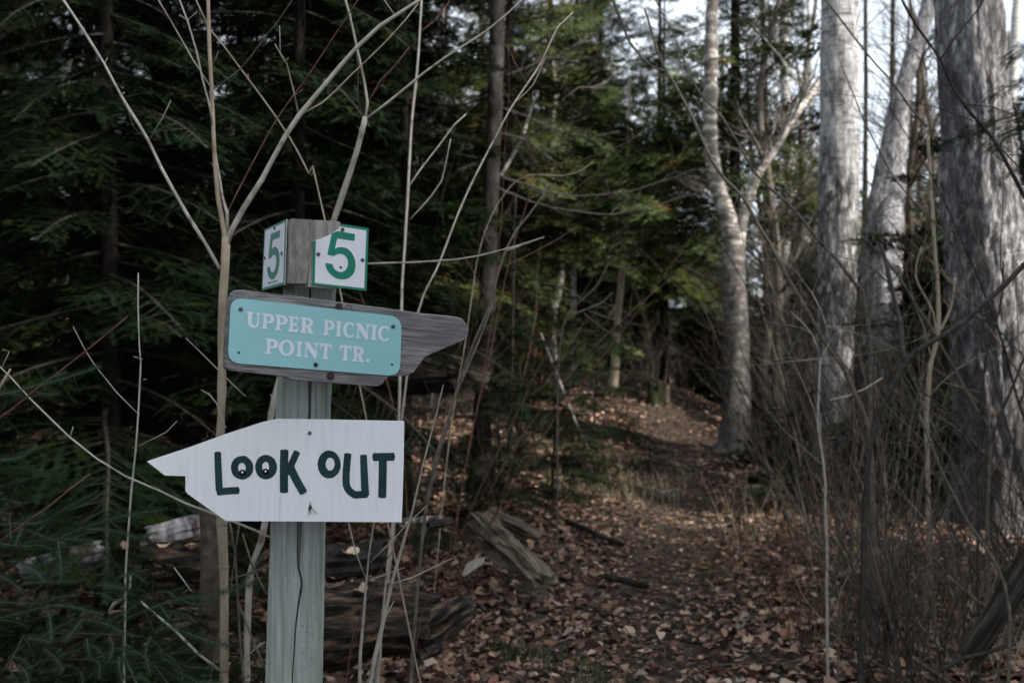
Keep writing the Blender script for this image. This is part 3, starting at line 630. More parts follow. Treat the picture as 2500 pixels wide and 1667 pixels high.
stem_thing('slender_sapling', 'straight pale sapling rising above the middle of the direction board', 'sapling', [
    ('V', [(870, 1500), (905, 1200), (918, 900), (922, 690), (930, 560), (940, 380), (945, 290), (962, 120), (968, -20)], 7.5, 5.5, 4.0, 4.0),
    ('z5', [(290, 1335), (370, 1220), (450, 1110), (620, 890), (700, 820)], 12, 7, 4, 4.1), ('z5', [(300, 1568), (450, 1400), (520, 1300), (590, 1000)], 11, 6, 4.2, 4.2),
    ('z5', [(360, 240), (410, 200), (520, 90), (580, 0)], 7, 5, 4, 4.1, M['redtwig']), ('z5', [(345, 300), (180, 480), (0, 720)], 8, 6, 4, 4.2, M['redtwig'])], M['pale'], 4.0)
stem_thing('slanting_sapling', 'long pale sapling slanting right over the direction board and the dark trunk', 'sapling', [
    ('S', [(930, 1560), (960, 1250), (985, 990), (1021, 761), (1066, 656), (1108, 551), (1138, 477), (1179, 392), (1213, 330), (1244, 269), (1288, 204), (1322, 150), (1363, 65), (1400, 30)], 6, 3, 3.7, 3.9),
    ('z5', [(1140, 610), (1060, 470), (990, 330), (900, 240)], 5, 4, 3.8, 4, M['redtwig']), ('z5', [(1040, 740), (1180, 610), (1260, 420)], 5, 4, 3.8, 4, M['sapling'])], M['pale'], 3.7)
stem_thing('cut_sapling', 'grey branching stems with a swollen knot right of the board tip', 'sapling', [
    ('S', [(1010, 1560), (1040, 1240), (1085, 1060), (1100, 997), (1124, 927), (1157, 837), (1196, 745), (1216, 665), (1235, 609), (1262, 560), (1290, 527), (1325, 480), (1338, 450)], 9, 5, 3.5, 3.5),
    ('z7', [(250, 450), (180, 640), (100, 830), (10, 1050), (-60, 1260), (-120, 1500)], 13, 14, 3.5, 3.4), ('z5', [(1200, 1500), (1250, 1400), (1225, 1330)], 6, 4, 3.5, 3.5),
    ('z7', [(330, 130), (440, 90), (560, 45)], 10, 4, 3.5, 3.6, M['pale']), ('z7', [(320, 225), (430, 170), (640, 60), (760, -20)], 8, 5, 3.5, 3.7, M['redtwig']), ('z7', [(300, 215), (230, 90), (190, 0)], 6, 4, 3.5, 3.5),
    ('z7', [(235, 450), (180, 340), (70, 140)], 5, 3, 3.5, 3.6, M['redtwig'])], M['greystem'], 3.5)
stem_thing('pale_shoot', 'pale upright shoot below the white board, left of the slanting one', 'sapling', [
    ('z3', [(935, 1420), (940, 1150), (970, 850), (990, 600), (1010, 350), (1050, 80), (1080, -300), (1110, -700)], 30, 6), ('z3', [(985, 530), (900, 320), (840, 80)], 12, 10), ('z3', [(1010, 550), (1130, 515), (1305, 450)], 12, 6), ('z3', [(1020, 410), (1200, 230), (1340, 80), (1480, -50)], 13, 8)], M['pale'], 2.6)
stem_thing('slanting_shoot', 'thick pale shoot slanting right below the white board', 'sapling', [
    ('z3', [(1020, 1400), (1060, 1180), (1140, 850), (1200, 560), (1290, 260), (1360, 0), (1440, -350), (1560, -800), (1620, -1050)], 40, 6), ('z3', [(1200, 580), (1370, 530), (1560, 440), (1700, 370)], 14, 7), ('z3', [(1130, 890), (1210, 740)], 14, 8), ('z3', [(1190, 590), (1180, 560)], 14, 8)], M['pale'], 2.55)
stem_thing('red_briar', 'thin dark red shoot crossing the pale shoots beside the rotten log', 'shoot', [
    ('z3', [(830, 1350), (900, 950), (1000, 700), (1150, 400), (1300, 200), (1500, 0), (1620, -120)], 12, 7), ('z3', [(850, 1200), (1000, 760), (1200, 560)], 8, 5)], M['redtwig'], 2.9)
stem_thing('dark_shoot', 'thin dark red shoot leaning right over the leaves beside the log end', 'shoot', [('z3', [(1380, 1250), (1450, 830), (1580, 500), (1680, 330), (1800, 120)], 11, 6), ('z3', [(1640, 800), (1720, 560), (1860, 200)], 7, 4)], M['redtwig'], 3.6)
stem_thing('horizontal_shoot', 'thin twig running level to the right from behind the right number plate', 'twig', [
    ('V', [(836, 606), (900, 604), (1000, 600), (1100, 588), (1250, 545)], 5, 3)], M['pale'], 3.0, base_first=False)
stem_thing('tall_whip', 'thin speckled upright shoot left of the maple sapling', 'shoot', [
    ('a1', [(840, 1700), (845, 1100), (860, 700), (890, 280), (920, 0), (935, -250), (945, -480), (950, -600), (942, -700), (938, -830), (932, -1010), (932, -1200)], 17, 9),
    ('a2', [(910, 720), (850, 700)], 6, 3), ('a2', [(890, 1080), (740, 930), (600, 760), (540, 660), (470, 520)], 6, 4), ('a2', [(885, 1280), (1060, 1190), (1128, 1120)], 6, 4), ('a2', [(912, 855), (935, 850)], 6, 4)], M['pale'], 2.35)
stem_thing('arching_shoot', 'long pale stem arching down from the left edge to the white board tip', 'stem', [
    ('a2', [(1800, 1890), (1450, 1740), (1180, 1640), (1010, 1560), (800, 1470), (620, 1360), (440, 1215), (330, 1110), (190, 975), (60, 830), (0, 770), (-60, 700)], 17, 8), ('a2', [(450, 1215), (468, 1150)], 6, 3), ('a2', [(10, 775), (65, 670), (20, 655)], 6, 4)], M['pale'], 2.3, base_first=False)
stem_thing('red_shoot', 'dark red pruned shoot slanting up from the left edge', 'shoot', [('a2', [(-100, 1160), (0, 1090), (80, 1035), (240, 910), (320, 850), (540, 675), (680, 560), (805, 455)], 15, 10)], M['redtwig'], 2.2, base_first=False)
stem_thing('red_shoot', 'dark red pruned shoot slanting up above the young fir', 'shoot', [('a1', [(-20, 620), (100, 540), (210, 460), (330, 380), (470, 260), (605, 158)], 17, 12)], M['redtwig'], 2.1, base_first=False)
stem_thing('pruned_stub', 'short pale pruned stub at the left edge', 'shoot', [('a2', [(-30, 960), (20, 860), (62, 790)], 16, 12)], M['sapling'], 2.1, base_first=False)
stem_thing('curved_twig', 'short pale twig curving in front of the maple sapling stem', 'twig', [('a2', [(1440, 1160), (1418, 1100), (1385, 1005), (1340, 950), (1283, 918)], 12, 6)], M['pale'], 2.6, base_first=False)
stem_thing('side_shoot', 'thin shoot left of the direction board, slanting down right', 'shoot', [('a2', [(1568, 960), (1400, 800), (1290, 690), (1185, 588)], 10, 6)], M['sapling'], 2.9, base_first=False)
# stems below the white board, left of the post
LB = [('thin stems', [(1550, 470), (1590, 700), (1600, 900), (1620, 1200), (1650, 1650)], 24), ('b', [(1620, 470), (1600, 620), (1560, 900), (1480, 1250), (1400, 1650)], 20), ('c', [(1640, 560), (1700, 760), (1800, 970)], 18), ('d', [(1540, 870), (1700, 820), (1820, 770)], 18), ('e', [(1600, 1000), (1700, 1250), (1790, 1480)], 22), ('f', [(1640, 1420), (1700, 1360), (1790, 1290)], 12)]
labs = ['nearly upright stem just right of the maple sapling below the white board', 'stem crossing the maple sapling base, leaning left below the white board', 'thin stem slanting down right to the post below the white board', 'level twig reaching the post from the left below the white board', 'mottled dead stem slanting to the foot of the post', 'thin short twig touching the lower post from the left']
for (nm, pts, wd), lab in zip(LB, labs): stem_thing('undergrowth_stem', lab, 'stem', [('a1', pts[::-1] if pts[0][1] < pts[-1][1] else pts, wd*.8, wd*.6)], M['greystem'] if wd > 15 else M['pale'], 2.9, base_first=False)
stem_thing('bare_shoot', 'bare grey stem slanting down right through the young fir', 'stem', [('a1', [(960, 1650), (860, 1430), (830, 1380)], 18, 14)], M['greystem'], 2.35, base_first=False)
stem_thing('dead_branch', 'pale dead branch slanting down behind the young fir tips', 'branch', [('a1', [(1480, 1480), (1330, 1370), (1180, 1210), (1040, 1090), (950, 1010)], 22, 14), ('a1', [(740, 1080), (770, 1030), (840, 990), (880, 920), (885, 840)], 26, 14), ('a1', [(1290, 950), (1230, 870), (1170, 790)], 10, 8)], M['pale'], 2.75, base_first=False)

stem_thing('bare_bush', 'pale arching twigs of a bare bush in front of the mound', 'shrub', [
    ('z7', [(640, 1500), (640, 1100), (650, 760), (690, 525), (800, 410), (880, 330), (940, 210)], 12, 7), ('z7', [(690, 525), (800, 482), (915, 432), (945, 400), (965, 380)], 12, 6), ('z7', [(820, 482), (900, 515), (1000, 545), (1185, 582)], 8, 4),
    ('z7', [(800, 430), (720, 370), (640, 335), (560, 320)], 8, 4), ('z7', [(800, 500), (880, 570), (990, 640), (1060, 665)], 7, 4), ('z7', [(915, 440), (1000, 470), (1090, 520)], 7, 4), ('z7', [(940, 212), (1040, 235), (1120, 230), (1165, 200)], 7, 4)], M['greystem'], 6.2)
stem_thing('arching_shoot', 'reddish shoot arching right above the bare bush by the mound', 'shoot', [
    ('z5', [(700, 3300), (860, 2600), (1000, 1900), (1120, 1500), (1225, 1215), (1480, 1160), (1720, 1080), (1850, 1030), (1970, 930)], 9, 5), ('z5', [(1720, 1080), (1690, 1180), (1620, 1245), (1500, 1340), (1300, 1500)], 7, 4), ('z5', [(1225, 1215), (1120, 980), (1000, 700), (940, 580)], 6, 3)], M['redtwig'], 5.0)
stem_thing('arching_shoot', 'tan shoot arching right across the slender dark trunk at mid height', 'shoot', [
    ('z5', [(560, 3300), (700, 2400), (820, 1700), (1070, 1290), (1400, 1258), (1540, 1210), (1610, 1160)], 8, 5), ('z5', [(1400, 700), (1510, 625), (1600, 625), (1700, 590), (1800, 500), (1860, 435)], 6, 4)], M['sapling'], 5.2)
SPR = bpy.data.objects['spruce_tree']
for pts in ([(935, 1265), (1150, 1330), (1400, 1395), (1800, 1385), (2100, 1300), (2351, 1210)], [(930, 1350), (1150, 1440), (1500, 1520), (1850, 1525), (2351, 1385)], [(930, 760), (1150, 850), (1400, 950), (1560, 980), (1800, 940)],
            [(940, 960), (1100, 1000), (1230, 1080), (1380, 1200)], [(930, 560), (1100, 500), (1300, 420), (1500, 450)], [(880, 1130), (700, 1180), (480, 1190), (300, 1260)], [(870, 690), (700, 740), (480, 790), (200, 900)]):
    l = smoothline([(P('z5', q[0], q[1], 9.3+.1*i), .011*(1-.15*i)) for i, q in enumerate(pts)], .08, .015); mb = MB(); mb.tube([q[0] for q in l], [q[1] for q in l], 6); twigs(mb, l, 16, .5, int(pts[0][1]), rad=.5, up=-.1, sub=3)
    link('branch', mb.mesh('branch', SPR.location), M['dkstem'], SPR, True)

# right side: alders (traced)
ALD = [
 ('tall grey alder arching left over the path past the birch fork', M['greystem'], 4.6, [('z8', [(1120, 1500), (1110, 1250), (1080, 1100), (1000, 920), (930, 760), (850, 660), (740, 470), (600, 230), (470, 0)], 36, 24),
   ('z6', [(731, 1568), (560, 1270), (450, 1150), (330, 960), (220, 720), (120, 530), (60, 430), (0, 290), (-70, 60)], 24, 13), ('z5', [(2130, 512), (2040, 490), (1960, 420), (1870, 310), (1810, 160), (1750, -20)], 14, 22), ('z6', [(125, 530), (150, 490), (185, 460)], 14, 10), ('z6', [(520, 1240), (560, 1270), (600, 1290), (640, 1180)], 8, 5)]),
 ('alder stem crossing the sky from top left to the poplar foot', M['greystem'], 4.9, [('z8', [(1095, 1568), (1110, 700), (1060, 290), (1000, 230), (900, 100), (810, 0)], 30, 22), ('z6', [(1070, 1568), (960, 1430), (860, 1320), (720, 1190), (600, 1050), (520, 900), (420, 750), (290, 600), (210, 460), (110, 200), (0, 0)], 20, 9, 4.9, 4.9), ('z6', [(230, 440), (350, 380), (505, 365)], 12, 6)]),
 ('thin alder stem crossing the poplar top and sky', M['greystem'], 4.5, [('z8', [(1860, 1600), (1870, 1150), (1790, 1040), (1640, 780), (1530, 580), (1430, 420), (1300, 200), (1150, 0)], 22, 16), ('z6', [(1900, 1568), (1830, 1480), (1640, 1280), (1500, 1090), (1370, 860), (1260, 590), (1170, 380)], 14, 6), ('z6', [(1740, 810), (1640, 700), (1500, 510), (1400, 400), (1270, 240), (1075, -10)], 13, 11)]),
 ('dark branch sweeping down right in front of the old grey trunk', M['dkstem'], 3.5, [('z6', [(2500, 1700), (2352, 1260), (2250, 1050), (2150, 880), (2000, 700), (1900, 550), (1820, 380), (1680, 190), (1570, -20)], 26, 14), ('z6', [(1820, 380), (1900, 250), (2060, 60), (2110, -20)], 12, 7), ('z6', [(2160, 890), (2250, 990), (2352, 1090)], 10, 7), ('z6', [(1970, 660), (2150, 690), (2352, 780)], 8, 5)]),
 ('thick dark limb bending across the old trunk to the right edge', M['dkstem'], 3.9, [('z8', [(1080, 1640), (1090, 1400), (1130, 1200), (1200, 1000), (1280, 860), (1320, 770), (1400, 680), (1600, 560), (1750, 450), (1900, 310), (2091, 130), (2200, 20)], 38, 32), ('z8', [(1330, 740), (1310, 550), (1280, 400), (1220, 170), (1180, 0)], 34, 24, 3.9, 4.3), ('z8', [(1250, 960), (1270, 1100), (1330, 1300)], 20, 14), ('z8', [(1750, 450), (1860, 480), (1950, 560), (2091, 700)], 9, 6)]),
 ('pale brown crooked stem left of the old trunk', M['sapling'], 5.5, [('z8', [(1480, 1600), (1470, 1100), (1490, 800), (1540, 560), (1540, 300), (1520, 0), (1500, -300), (1480, -700)], 34, 22), ('z8', [(1540, 560), (1620, 400), (1650, 200)], 18, 12), ('z8', [(1530, 580), (1510, 420), (1400, 200), (1440, 0)], 16, 10)]),
 ('pale orange-brown upright stem in front of the poplar foot', M['pale'], 4.4, [('z8', [(830, 1900), (820, 1500), (790, 1250), (780, 1000), (790, 720)], 18, 13), ('z8', [(790, 720), (870, 590)], 9, 5), ('z8', [(790, 720), (740, 560), (600, 420)], 8, 5), ('z8', [(740, 300), (800, 420), (860, 600)], 8, 8)]),
 ('dark upright stems in front of the old trunk base', M['dkstem'], 4.2, [('z8', [(1800, 1700), (1800, 1300), (1820, 1000), (1860, 650), (1940, 400), (1960, 100)], 18, 11), ('z8', [(1800, 1450), (1900, 1200), (1990, 950), (2100, 680)], 18, 14), ('z8', [(1790, 1280), (1600, 1060), (1400, 900)], 12, 8)]),
 ('long pale stem leaning left at the lower right', M['greystem'], 3.6, [('a4', [(2110, 1500), (2110, 1270), (2110, 1050), (2080, 890), (1970, 680), (1830, 480), (1700, 230), (1600, 0), (1500, -250)], 26, 18)]),
 ('double grey stem leaning left beside the path, lower right', M['greystem'], 4.3, [('a4', [(1350, 1350), (1320, 1150), (1230, 850), (1160, 560), (1080, 290)], 20, 14), ('a4', [(1330, 1250), (1250, 950), (1150, 700), (1085, 330)], 16, 12)]),
 ('thin pale upright stem alone among the brown weeds by the path', M['greystem'], 4.2, [('a4', [(960, 1400), (970, 1100), (940, 900), (915, 750)], 16, 10)]),
]
for i, (lab, mt, d, br) in enumerate(ALD): stem_thing('alder_stem', lab, 'shrub stem', br, mt, d, tw=5, twl=.7, twseed=i+3, jit=.008)
stem_thing('broken_twig', 'pale broken branch lying level across the alder stems', 'branch', [('z8', [(850, 985), (960, 960), (1080, 910), (1190, 840)], 15, 11)], M['pale'], 4.6, base_first=False)
stem_thing('fallen_branch', 'pale fallen branch at the bottom right corner, pointing down right', 'branch', [('a4', [(1100, 1370), (1330, 1500), (1500, 1600)], 26, 20)], M['greystem'], 4.2, base_first=False)
stem_thing('fallen_branch', 'pale fallen branch right of the other one at the bottom right', 'branch', [('a4', [(1460, 1390), (1600, 1490), (1760, 1600)], 24, 20)], M['greystem'], 4.1, base_first=False)
stem_thing('fallen_branch', 'broken branch lying above the dark hollow at lower right', 'branch', [('a4', [(1690, 840), (1830, 960), (1980, 1080)], 26, 20)], M['greystem'], 4.2, base_first=False)
stem_thing('fallen_branch', 'dark fallen branch at the lower right, its cut end to the right', 'branch', [('a4', [(1640, 1480), (1800, 1400), (1950, 1360), (2150, 1295)], 30, 30)], M['dkstem'], 3.8, base_first=False)

# random bare shrubs -------------------------------------------------
def bare_shrub(x, y, h, n, label, seed, mat, group=None, lean=0.0, name='bare_shrub', r0=.009, twn=7):
    r = random.Random(seed); z = hz(x, y)
    if label.endswith('@'):
        cl = {'grey': 'grey', 'brow': 'brown', 'dark': 'dark', 'red ': 'reddish', 'sapl': 'tan', 'pale': 'pale'}[mat.name[:4]]
        w_, dep = at_place(x, y); label = ('tall ' if h > 2.9 else 'low ' if h < .6 else 'bare ')+cl+' '+label[:-1].strip()+' '+w_+', '+dep
    t = thing(name, (x, y, z), label, 'shrub', group); mb = MB()
    for i in range(n):
        a = r.uniform(0, 6.3); sp = r.uniform(.05, .45); d = Vector((math.cos(a)*sp+lean, math.sin(a)*sp, 1)).normalized(); hh = h*r.uniform(.45, 1.1)
        p = Vector((x+math.cos(a)*r.uniform(0, .25), y+math.sin(a)*r.uniform(0, .25), z-.05)); q = [(p, r0*r.uniform(.6, 1.3))]; ra = q[0][1]; bend = Vector((r.gauss(0, .07), r.gauss(0, .07), 0))
        for j in range(7): d = (d+bend+Vector((r.gauss(0, .06), r.gauss(0, .06), 0))).normalized(); p = p+d*hh/7; q.append((p, ra*(1-.12*(j+1))))
        l = smoothline(q, .12, .006); mb.tube([s[0] for s in l], [s[1] for s in l], 5, cap=False); twigs(mb, l, twn, hh*.28, seed*31+i, rad=.5, sub=2)
    part('stems', mb, mat, t, True) if False else None
    o = link('branches', mb.mesh('branches', t.location), mat, t, True); o['kind'] = 'stuff'; return t
G1 = 'bare shrubs in the thicket right of the path'
for i in range(40):
    y = random.uniform(5.2, 13.5); x = random.uniform(max(.27*y, path_x(y)+1.0), .60*y+.2)
    bare_shrub(x, y, random.uniform(1.8, 3.6), 8, 'shrub @', 500+i, random.choice([M['greystem'], M['brownstem'], M['dkstem'], M['dkstem']]), G1, lean=-.12)
G2 = 'bare brush in the far right and behind the mound'
for i in range(46):
    y = random.uniform(14, 30); x = random.uniform((.19 if y < 24 else .1)*y, .60*y)
    bare_shrub(x, y, random.uniform(2.0, 3.6), 10, 'brush @', 600+i, random.choice([M['dkstem'], M['brownstem'], M['redtwig'], M['greystem']]), G2, r0=.013, twn=9)
for i in range(9):
    y = random.uniform(20.5, 25); x = random.uniform(.07, .19)*y
    bare_shrub(x, y, random.uniform(2, 3.4), 9, 'brush @', 660+i, random.choice([M['greystem'], M['brownstem'], M['greystem']]), G2, r0=.014, twn=8)
G3 = 'bare saplings behind the signpost'
for i in range(5):
    y = random.uniform(5.5, 10.5); x = random.uniform(-.13, -.03)*y if i % 2 else random.uniform(-.10, .0)*y
    bare_shrub(x, y, random.uniform(2.2, 4.2), 4, 'sapling clump @', 700+i, random.choice([M['brownstem'], M['brownstem'], M['redtwig']]), G3, lean=.18, r0=.006, twn=6)
G4 = 'bare brush between the dark slender trunk and the mound'
for i in range(6):
    y = random.uniform(12, 20); x = random.uniform(-.08, .04)*y
    bare_shrub(x, y, random.uniform(1.5, 3.6), 6, 'brush @', 740+i, random.choice([M['brownstem'], M['dkstem'], M['redtwig']]), G4, r0=.009, twn=6)
G6 = 'tangled low brush in the lower right'
for i in range(14):
    y = random.uniform(3.9, 6.2); x = random.uniform(.33*y, .56*y)
    bare_shrub(x, y, random.uniform(.7, 1.5), 9, 'tangled brush @', 900+i, random.choice([M['dkstem'], M['brownstem'], M['dkstem'], M['greystem']]), G6, lean=-.1, r0=.005, twn=9)
mb = MB(); r = random.Random(6)
for i in range(900):
    y = r.uniform(3.6, 12); x = r.uniform(-.5*y, .58*y); a = r.uniform(0, 6.3); L_ = r.uniform(.04, .3); z = hz(x, y)+.03; b_ = r.gauss(0, .25)
    p = Vector((x, y, z)); dd = Vector((math.cos(a), math.sin(a), r.gauss(.03, .12))); p2 = p+dd*L_*.5; p3 = p2+(dd+Vector((b_, -b_, 0)))*L_*.5; rr_ = r.uniform(.001, .0035)
    g1 = max(p2.z, hz(p2.x, p2.y)+.02); g2 = max(p3.z, hz(p3.x, p3.y)+.015); mb.tube([p, Vector((p2.x, p2.y, g1)), Vector((p3.x, p3.y, g2))], [rr_, rr_*.9, rr_*.5], 4)
tag(link('fallen_twigs', mb.mesh('fallen_twigs'), M['greystem']), 'small dead twigs scattered over the leaf litter', 'twigs', kind='stuff')
G5 = 'low brown weeds beside the path'
for i in range(26):
    y = random.uniform(4.4, 8.5); x = path_x(y)+random.uniform(.55, 1.5)
    bare_shrub(x, y, random.uniform(.35, .95), 7, 'weed clump @', 800+i, random.choice([M['redtwig'], M['sapling'], M['redtwig']]), G5, r0=.003, twn=4, name='dead_weed')
for i, (sx, sy, lab) in enumerate(((1530, 1600, 'small dark budding shrub in the middle of the lower photo, left of the path'), (1400, 1620, 'small thin seedling left of the path at the bottom'))):
    d = 3.9; p = P('S', sx, sy, d); bare_shrub(p.x, d, .5, 3, lab, 850+i, M['redtwig'], r0=.003, twn=4, name='seedling')

# small firs ---------------------------------------------------------
def small_fir(x, y, s, label, k=0, fine=True, n=34, seed=1, lean=0, cat='small tree', h=1.6):
    r = random.Random(seed); t = thing('young_fir', (x, y, hz(x, y)), label, cat)
    add_child('trunk', SMALLT[1], t, sc=(1, 1, h/1.5))
    for i in range(n):
        q = (i+r.random())/n; z = .08+(h-.1)*q; L_ = s*(1-q*.85)*r.uniform(.6, 1.1)
        add_child('bough', r.choice(MID if not fine else FINE), t, (0, 0, z), (r.gauss(0, .1), r.uniform(-.1, .3)-q*.5, i*2.4+r.uniform(-.3, .3)), L_)
    return t
small_fir(.04*9.6, 9.0, .85, 'small green fir at the foot of the dark slender trunk', seed=41, h=1.7)
small_fir(1.03, 12.2, 1.1, 'bluish young fir in front of the left side of the mound', seed=42, h=2.3)
small_fir(-.1, 8.2, .8, 'small dark fir right of the white board', seed=43, h=1.3)
small_fir(1.55, 11.2, .35, 'tiny dark fir seedling left of the path', seed=44, h=.5, n=16)
small_fir(3.05, 11.4, .8, 'low dark evergreen right of the birch foot', seed=45, h=.75)
small_fir(3.6, 11.9, .9, 'dark evergreen bush between the birch foot and the poplar', seed=46, h=1.0)
small_fir(.1, 10.6, .95, 'young fir behind the slender dark trunk', seed=47, h=2.4)
small_fir(.75, 10.4, .6, 'low fir bush left of the path below the mound', seed=48, h=.5)
# bough of an unseen fir in front of the old trunk
hb = thing('fir_tree', (3.75, 6.6, hz(3.75, 6.6)), 'fir at the right edge, one dark bough hanging before the old trunk', 'tree')
add_child('trunk', TRUNKS[0], hb, sc=(.6, .6, .5))
for i, (z, a, L_) in enumerate(((3.05, 3.1, 1.0), (2.98, 3.35, .85), (3.3, 2.8, .6), (3.55, 3.6, .7), (2.75, 2.6, .5))): add_child('bough', FINE[i % 4], hb, (0, 0, z), (0, .22, a), L_)

# the young fir in the lower left, near and sharp ----------------------
yf = thing('young_fir', (-1.35, 2.2, hz(-1.35, 2.2)), 'young fir with sharp feathery boughs in the lower left corner', 'small tree')
add_child('trunk', SMALLT[0], yf, sc=(1, 1, .5))
def traced_bough(pts, d0, d1, nl=.0145, seed=0, side=True, fr='a1', col=(.013, .029, .015)):
    random.seed(seed); k = len(pts)-1
    line = smoothline([(P(fr, q[0], q[1], d0+(d1-d0)*i/k), .0016) for i, q in enumerate(pts)], .012, .002)
    V, T, C = [], [], []; wood = MB(); c = [q[0] for q in line]; n = len(c)
    wood.tube(c, [.0006*(1-.5*i/n) for i in range(n)], 4)
    up = Vector((random.gauss(0, .3), -1, random.uniform(.1, .8))).normalized()
    needle_run(c, nl, .0020, .0019, (V, T, C), col, up=up, ang=1.0, rise=.12)
    if side and n > 8:
        for i in range(max(1, n//13)):
            j = random.randrange(n//8, n-2); t = (c[j+1]-c[j]).normalized(); s_ = t.cross(up).normalized()*(1 if i % 2 else -1)
            dd = (t*.65+s_*.75+Vector((0, 0, -.12))).normalized(); ln = random.uniform(.04, .11)
            sub = twig_pts(c[j], dd, ln, random.uniform(0, .35), 5, .07)
            wood.tube(sub, [.0006, .0006, .0005, .0005, .0004, .0003], 3)
            needle_run(sub, nl*.85, .0020, .0018, (V, T, C), col, up=up, ang=1.0, rise=.12)
    tri = []
    for f in wood.f:
        for a in range(1, len(f)-1): tri.append((f[0], f[a], f[a+1]))
    nwv = len(wood.v); off = np.array(yf.location)
    VV = np.concatenate([np.array(wood.v, 'f'), np.array([tuple(q) for q in V], 'f')])-off
    me = to_mesh('bough', VV, np.concatenate([np.array(tri), np.array(T)+nwv]), np.concatenate([np.tile([[.3, .28, .22]], (nwv, 1)), np.array(C)]), len(tri), [M['palefirtwig'], M['needle_near']])
    link('bough', me, None, yf)
TB = [[(-20, 1135), (150, 1085), (300, 1055), (450, 1045), (700, 1105)], [(800, 1150), (980, 1075), (1220, 995), (1500, 955), (1740, 890)], [(560, 1130), (700, 1160), (830, 1220), (900, 1250)], [(835, 1230), (828, 1340), (860, 1440), (900, 1500)],
      [(985, 1090), (1020, 1150), (1045, 1240)], [(1020, 1250), (985, 1340), (990, 1420), (1015, 1500)], [(-20, 500), (140, 485), (270, 480), (400, 410), (530, 340), (660, 268)], [(400, 585), (560, 520), (740, 460), (930, 425), (1095, 400)],
      [(-20, 620), (150, 640), (300, 640), (450, 740), (600, 870), (640, 930)], [(580, 530), (700, 525), (800, 545), (1000, 610)], [(130, 620), (300, 600), (450, 590), (640, 605)], [(-20, 1020), (120, 1020), (250, 1025), (400, 985), (530, 970)],
      [(160, 1240), (80, 1400), (10, 1490)], [(590, 1260), (605, 1380), (670, 1440), (665, 1540)], [(1080, 1340), (1220, 1440), (1330, 1460), (1450, 1462)], [(800, 1390), (805, 1480), (835, 1560)], [(1060, 1210), (1150, 1190), (1330, 1250), (1560, 1320)],
      [(150, 890), (250, 885), (520, 882)], [(0, 840), (90, 890), (160, 960)], [(0, 320), (60, 330), (155, 362)], [(0, 410), (85, 420)], [(560, 1130), (500, 1210), (430, 1290)], [(1200, 1350), (1260, 1290), (1330, 1180)], [(1220, 1000), (1300, 1030), (1460, 1020)],
      [(0, 1140), (90, 1150), (180, 1180)], [(180, 1260), (260, 1270), (350, 1290)], [(1100, 1400), (1210, 1460), (1230, 1560)], [(650, 910), (720, 905), (840, 930)], [(830, 850), (900, 830), (1000, 900)], [(400, 930), (440, 980), (500, 1090)], [(120, 760), (220, 800), (300, 880)],
      [(300, 1330), (380, 1400), (430, 1480)], [(120, 1440), (180, 1500), (200, 1600)], [(930, 1500), (1000, 1560), (1040, 1640)], [(520, 1460), (560, 1530), (540, 1620)], [(740, 1250), (760, 1330), (740, 1420)], [(1180, 1480), (1300, 1540), (1380, 1620)], [(700, 960), (760, 1000), (850, 1010)]]
for i, pts in enumerate(TB): traced_bough(pts, 2.15+.02*(i % 7), 2.0+.06*(i % 5), seed=900+i)
for i, pts in enumerate([[(-60, 955), (100, 930), (230, 890), (400, 850), (640, 770)], [(470, 830), (490, 880), (510, 950)], [(-40, 1375), (60, 1360), (150, 1340), (240, 1270)], [(230, 935), (300, 950), (380, 940)], [(-40, 930), (60, 940), (150, 960)]]): traced_bough(pts, 2.1, 2.15, seed=960+i, fr='a2')
rr = random.Random(77)
for i in range(15):   # deeper, darker boughs of the same young fir
    x = rr.uniform(-60, 1250); y = rr.uniform(880, 1640) if x > 500 else rr.uniform(520, 1640); a = rr.uniform(-.6, 1.0); ln = rr.uniform(150, 330); dd = rr.uniform(2.3, 2.75)
    traced_bough([(x, y), (x+math.cos(a)*ln*.5, y+math.sin(a)*ln*.5-12), (x+math.cos(a+.25)*ln, y+math.sin(a+.25)*ln)], dd, dd-.08, seed=1000+i)
random.seed(99)
yg = thing('young_fir', (-1.25, 3.3, hz(-1.25, 3.3)), 'dark fir boughs added for the deep shadow behind the feathery one at lower left', 'small tree')  # bough mass added to fill the deep shadow under the young fir
add_child('trunk', SMALLT[1], yg, sc=(1, 1, .6))
for i in range(64):
    x = rr.uniform(-.9, .45); y = rr.uniform(-.75, .6); z = rr.uniform(.02, .72) if x < .3 else rr.uniform(.02, .5)
    add_child('bough', rr.choice(FINE), yg, (x, y, z), (rr.gauss(0, .25), rr.uniform(-.1, .4), rr.uniform(0, 6.3)), rr.uniform(.35, .6))

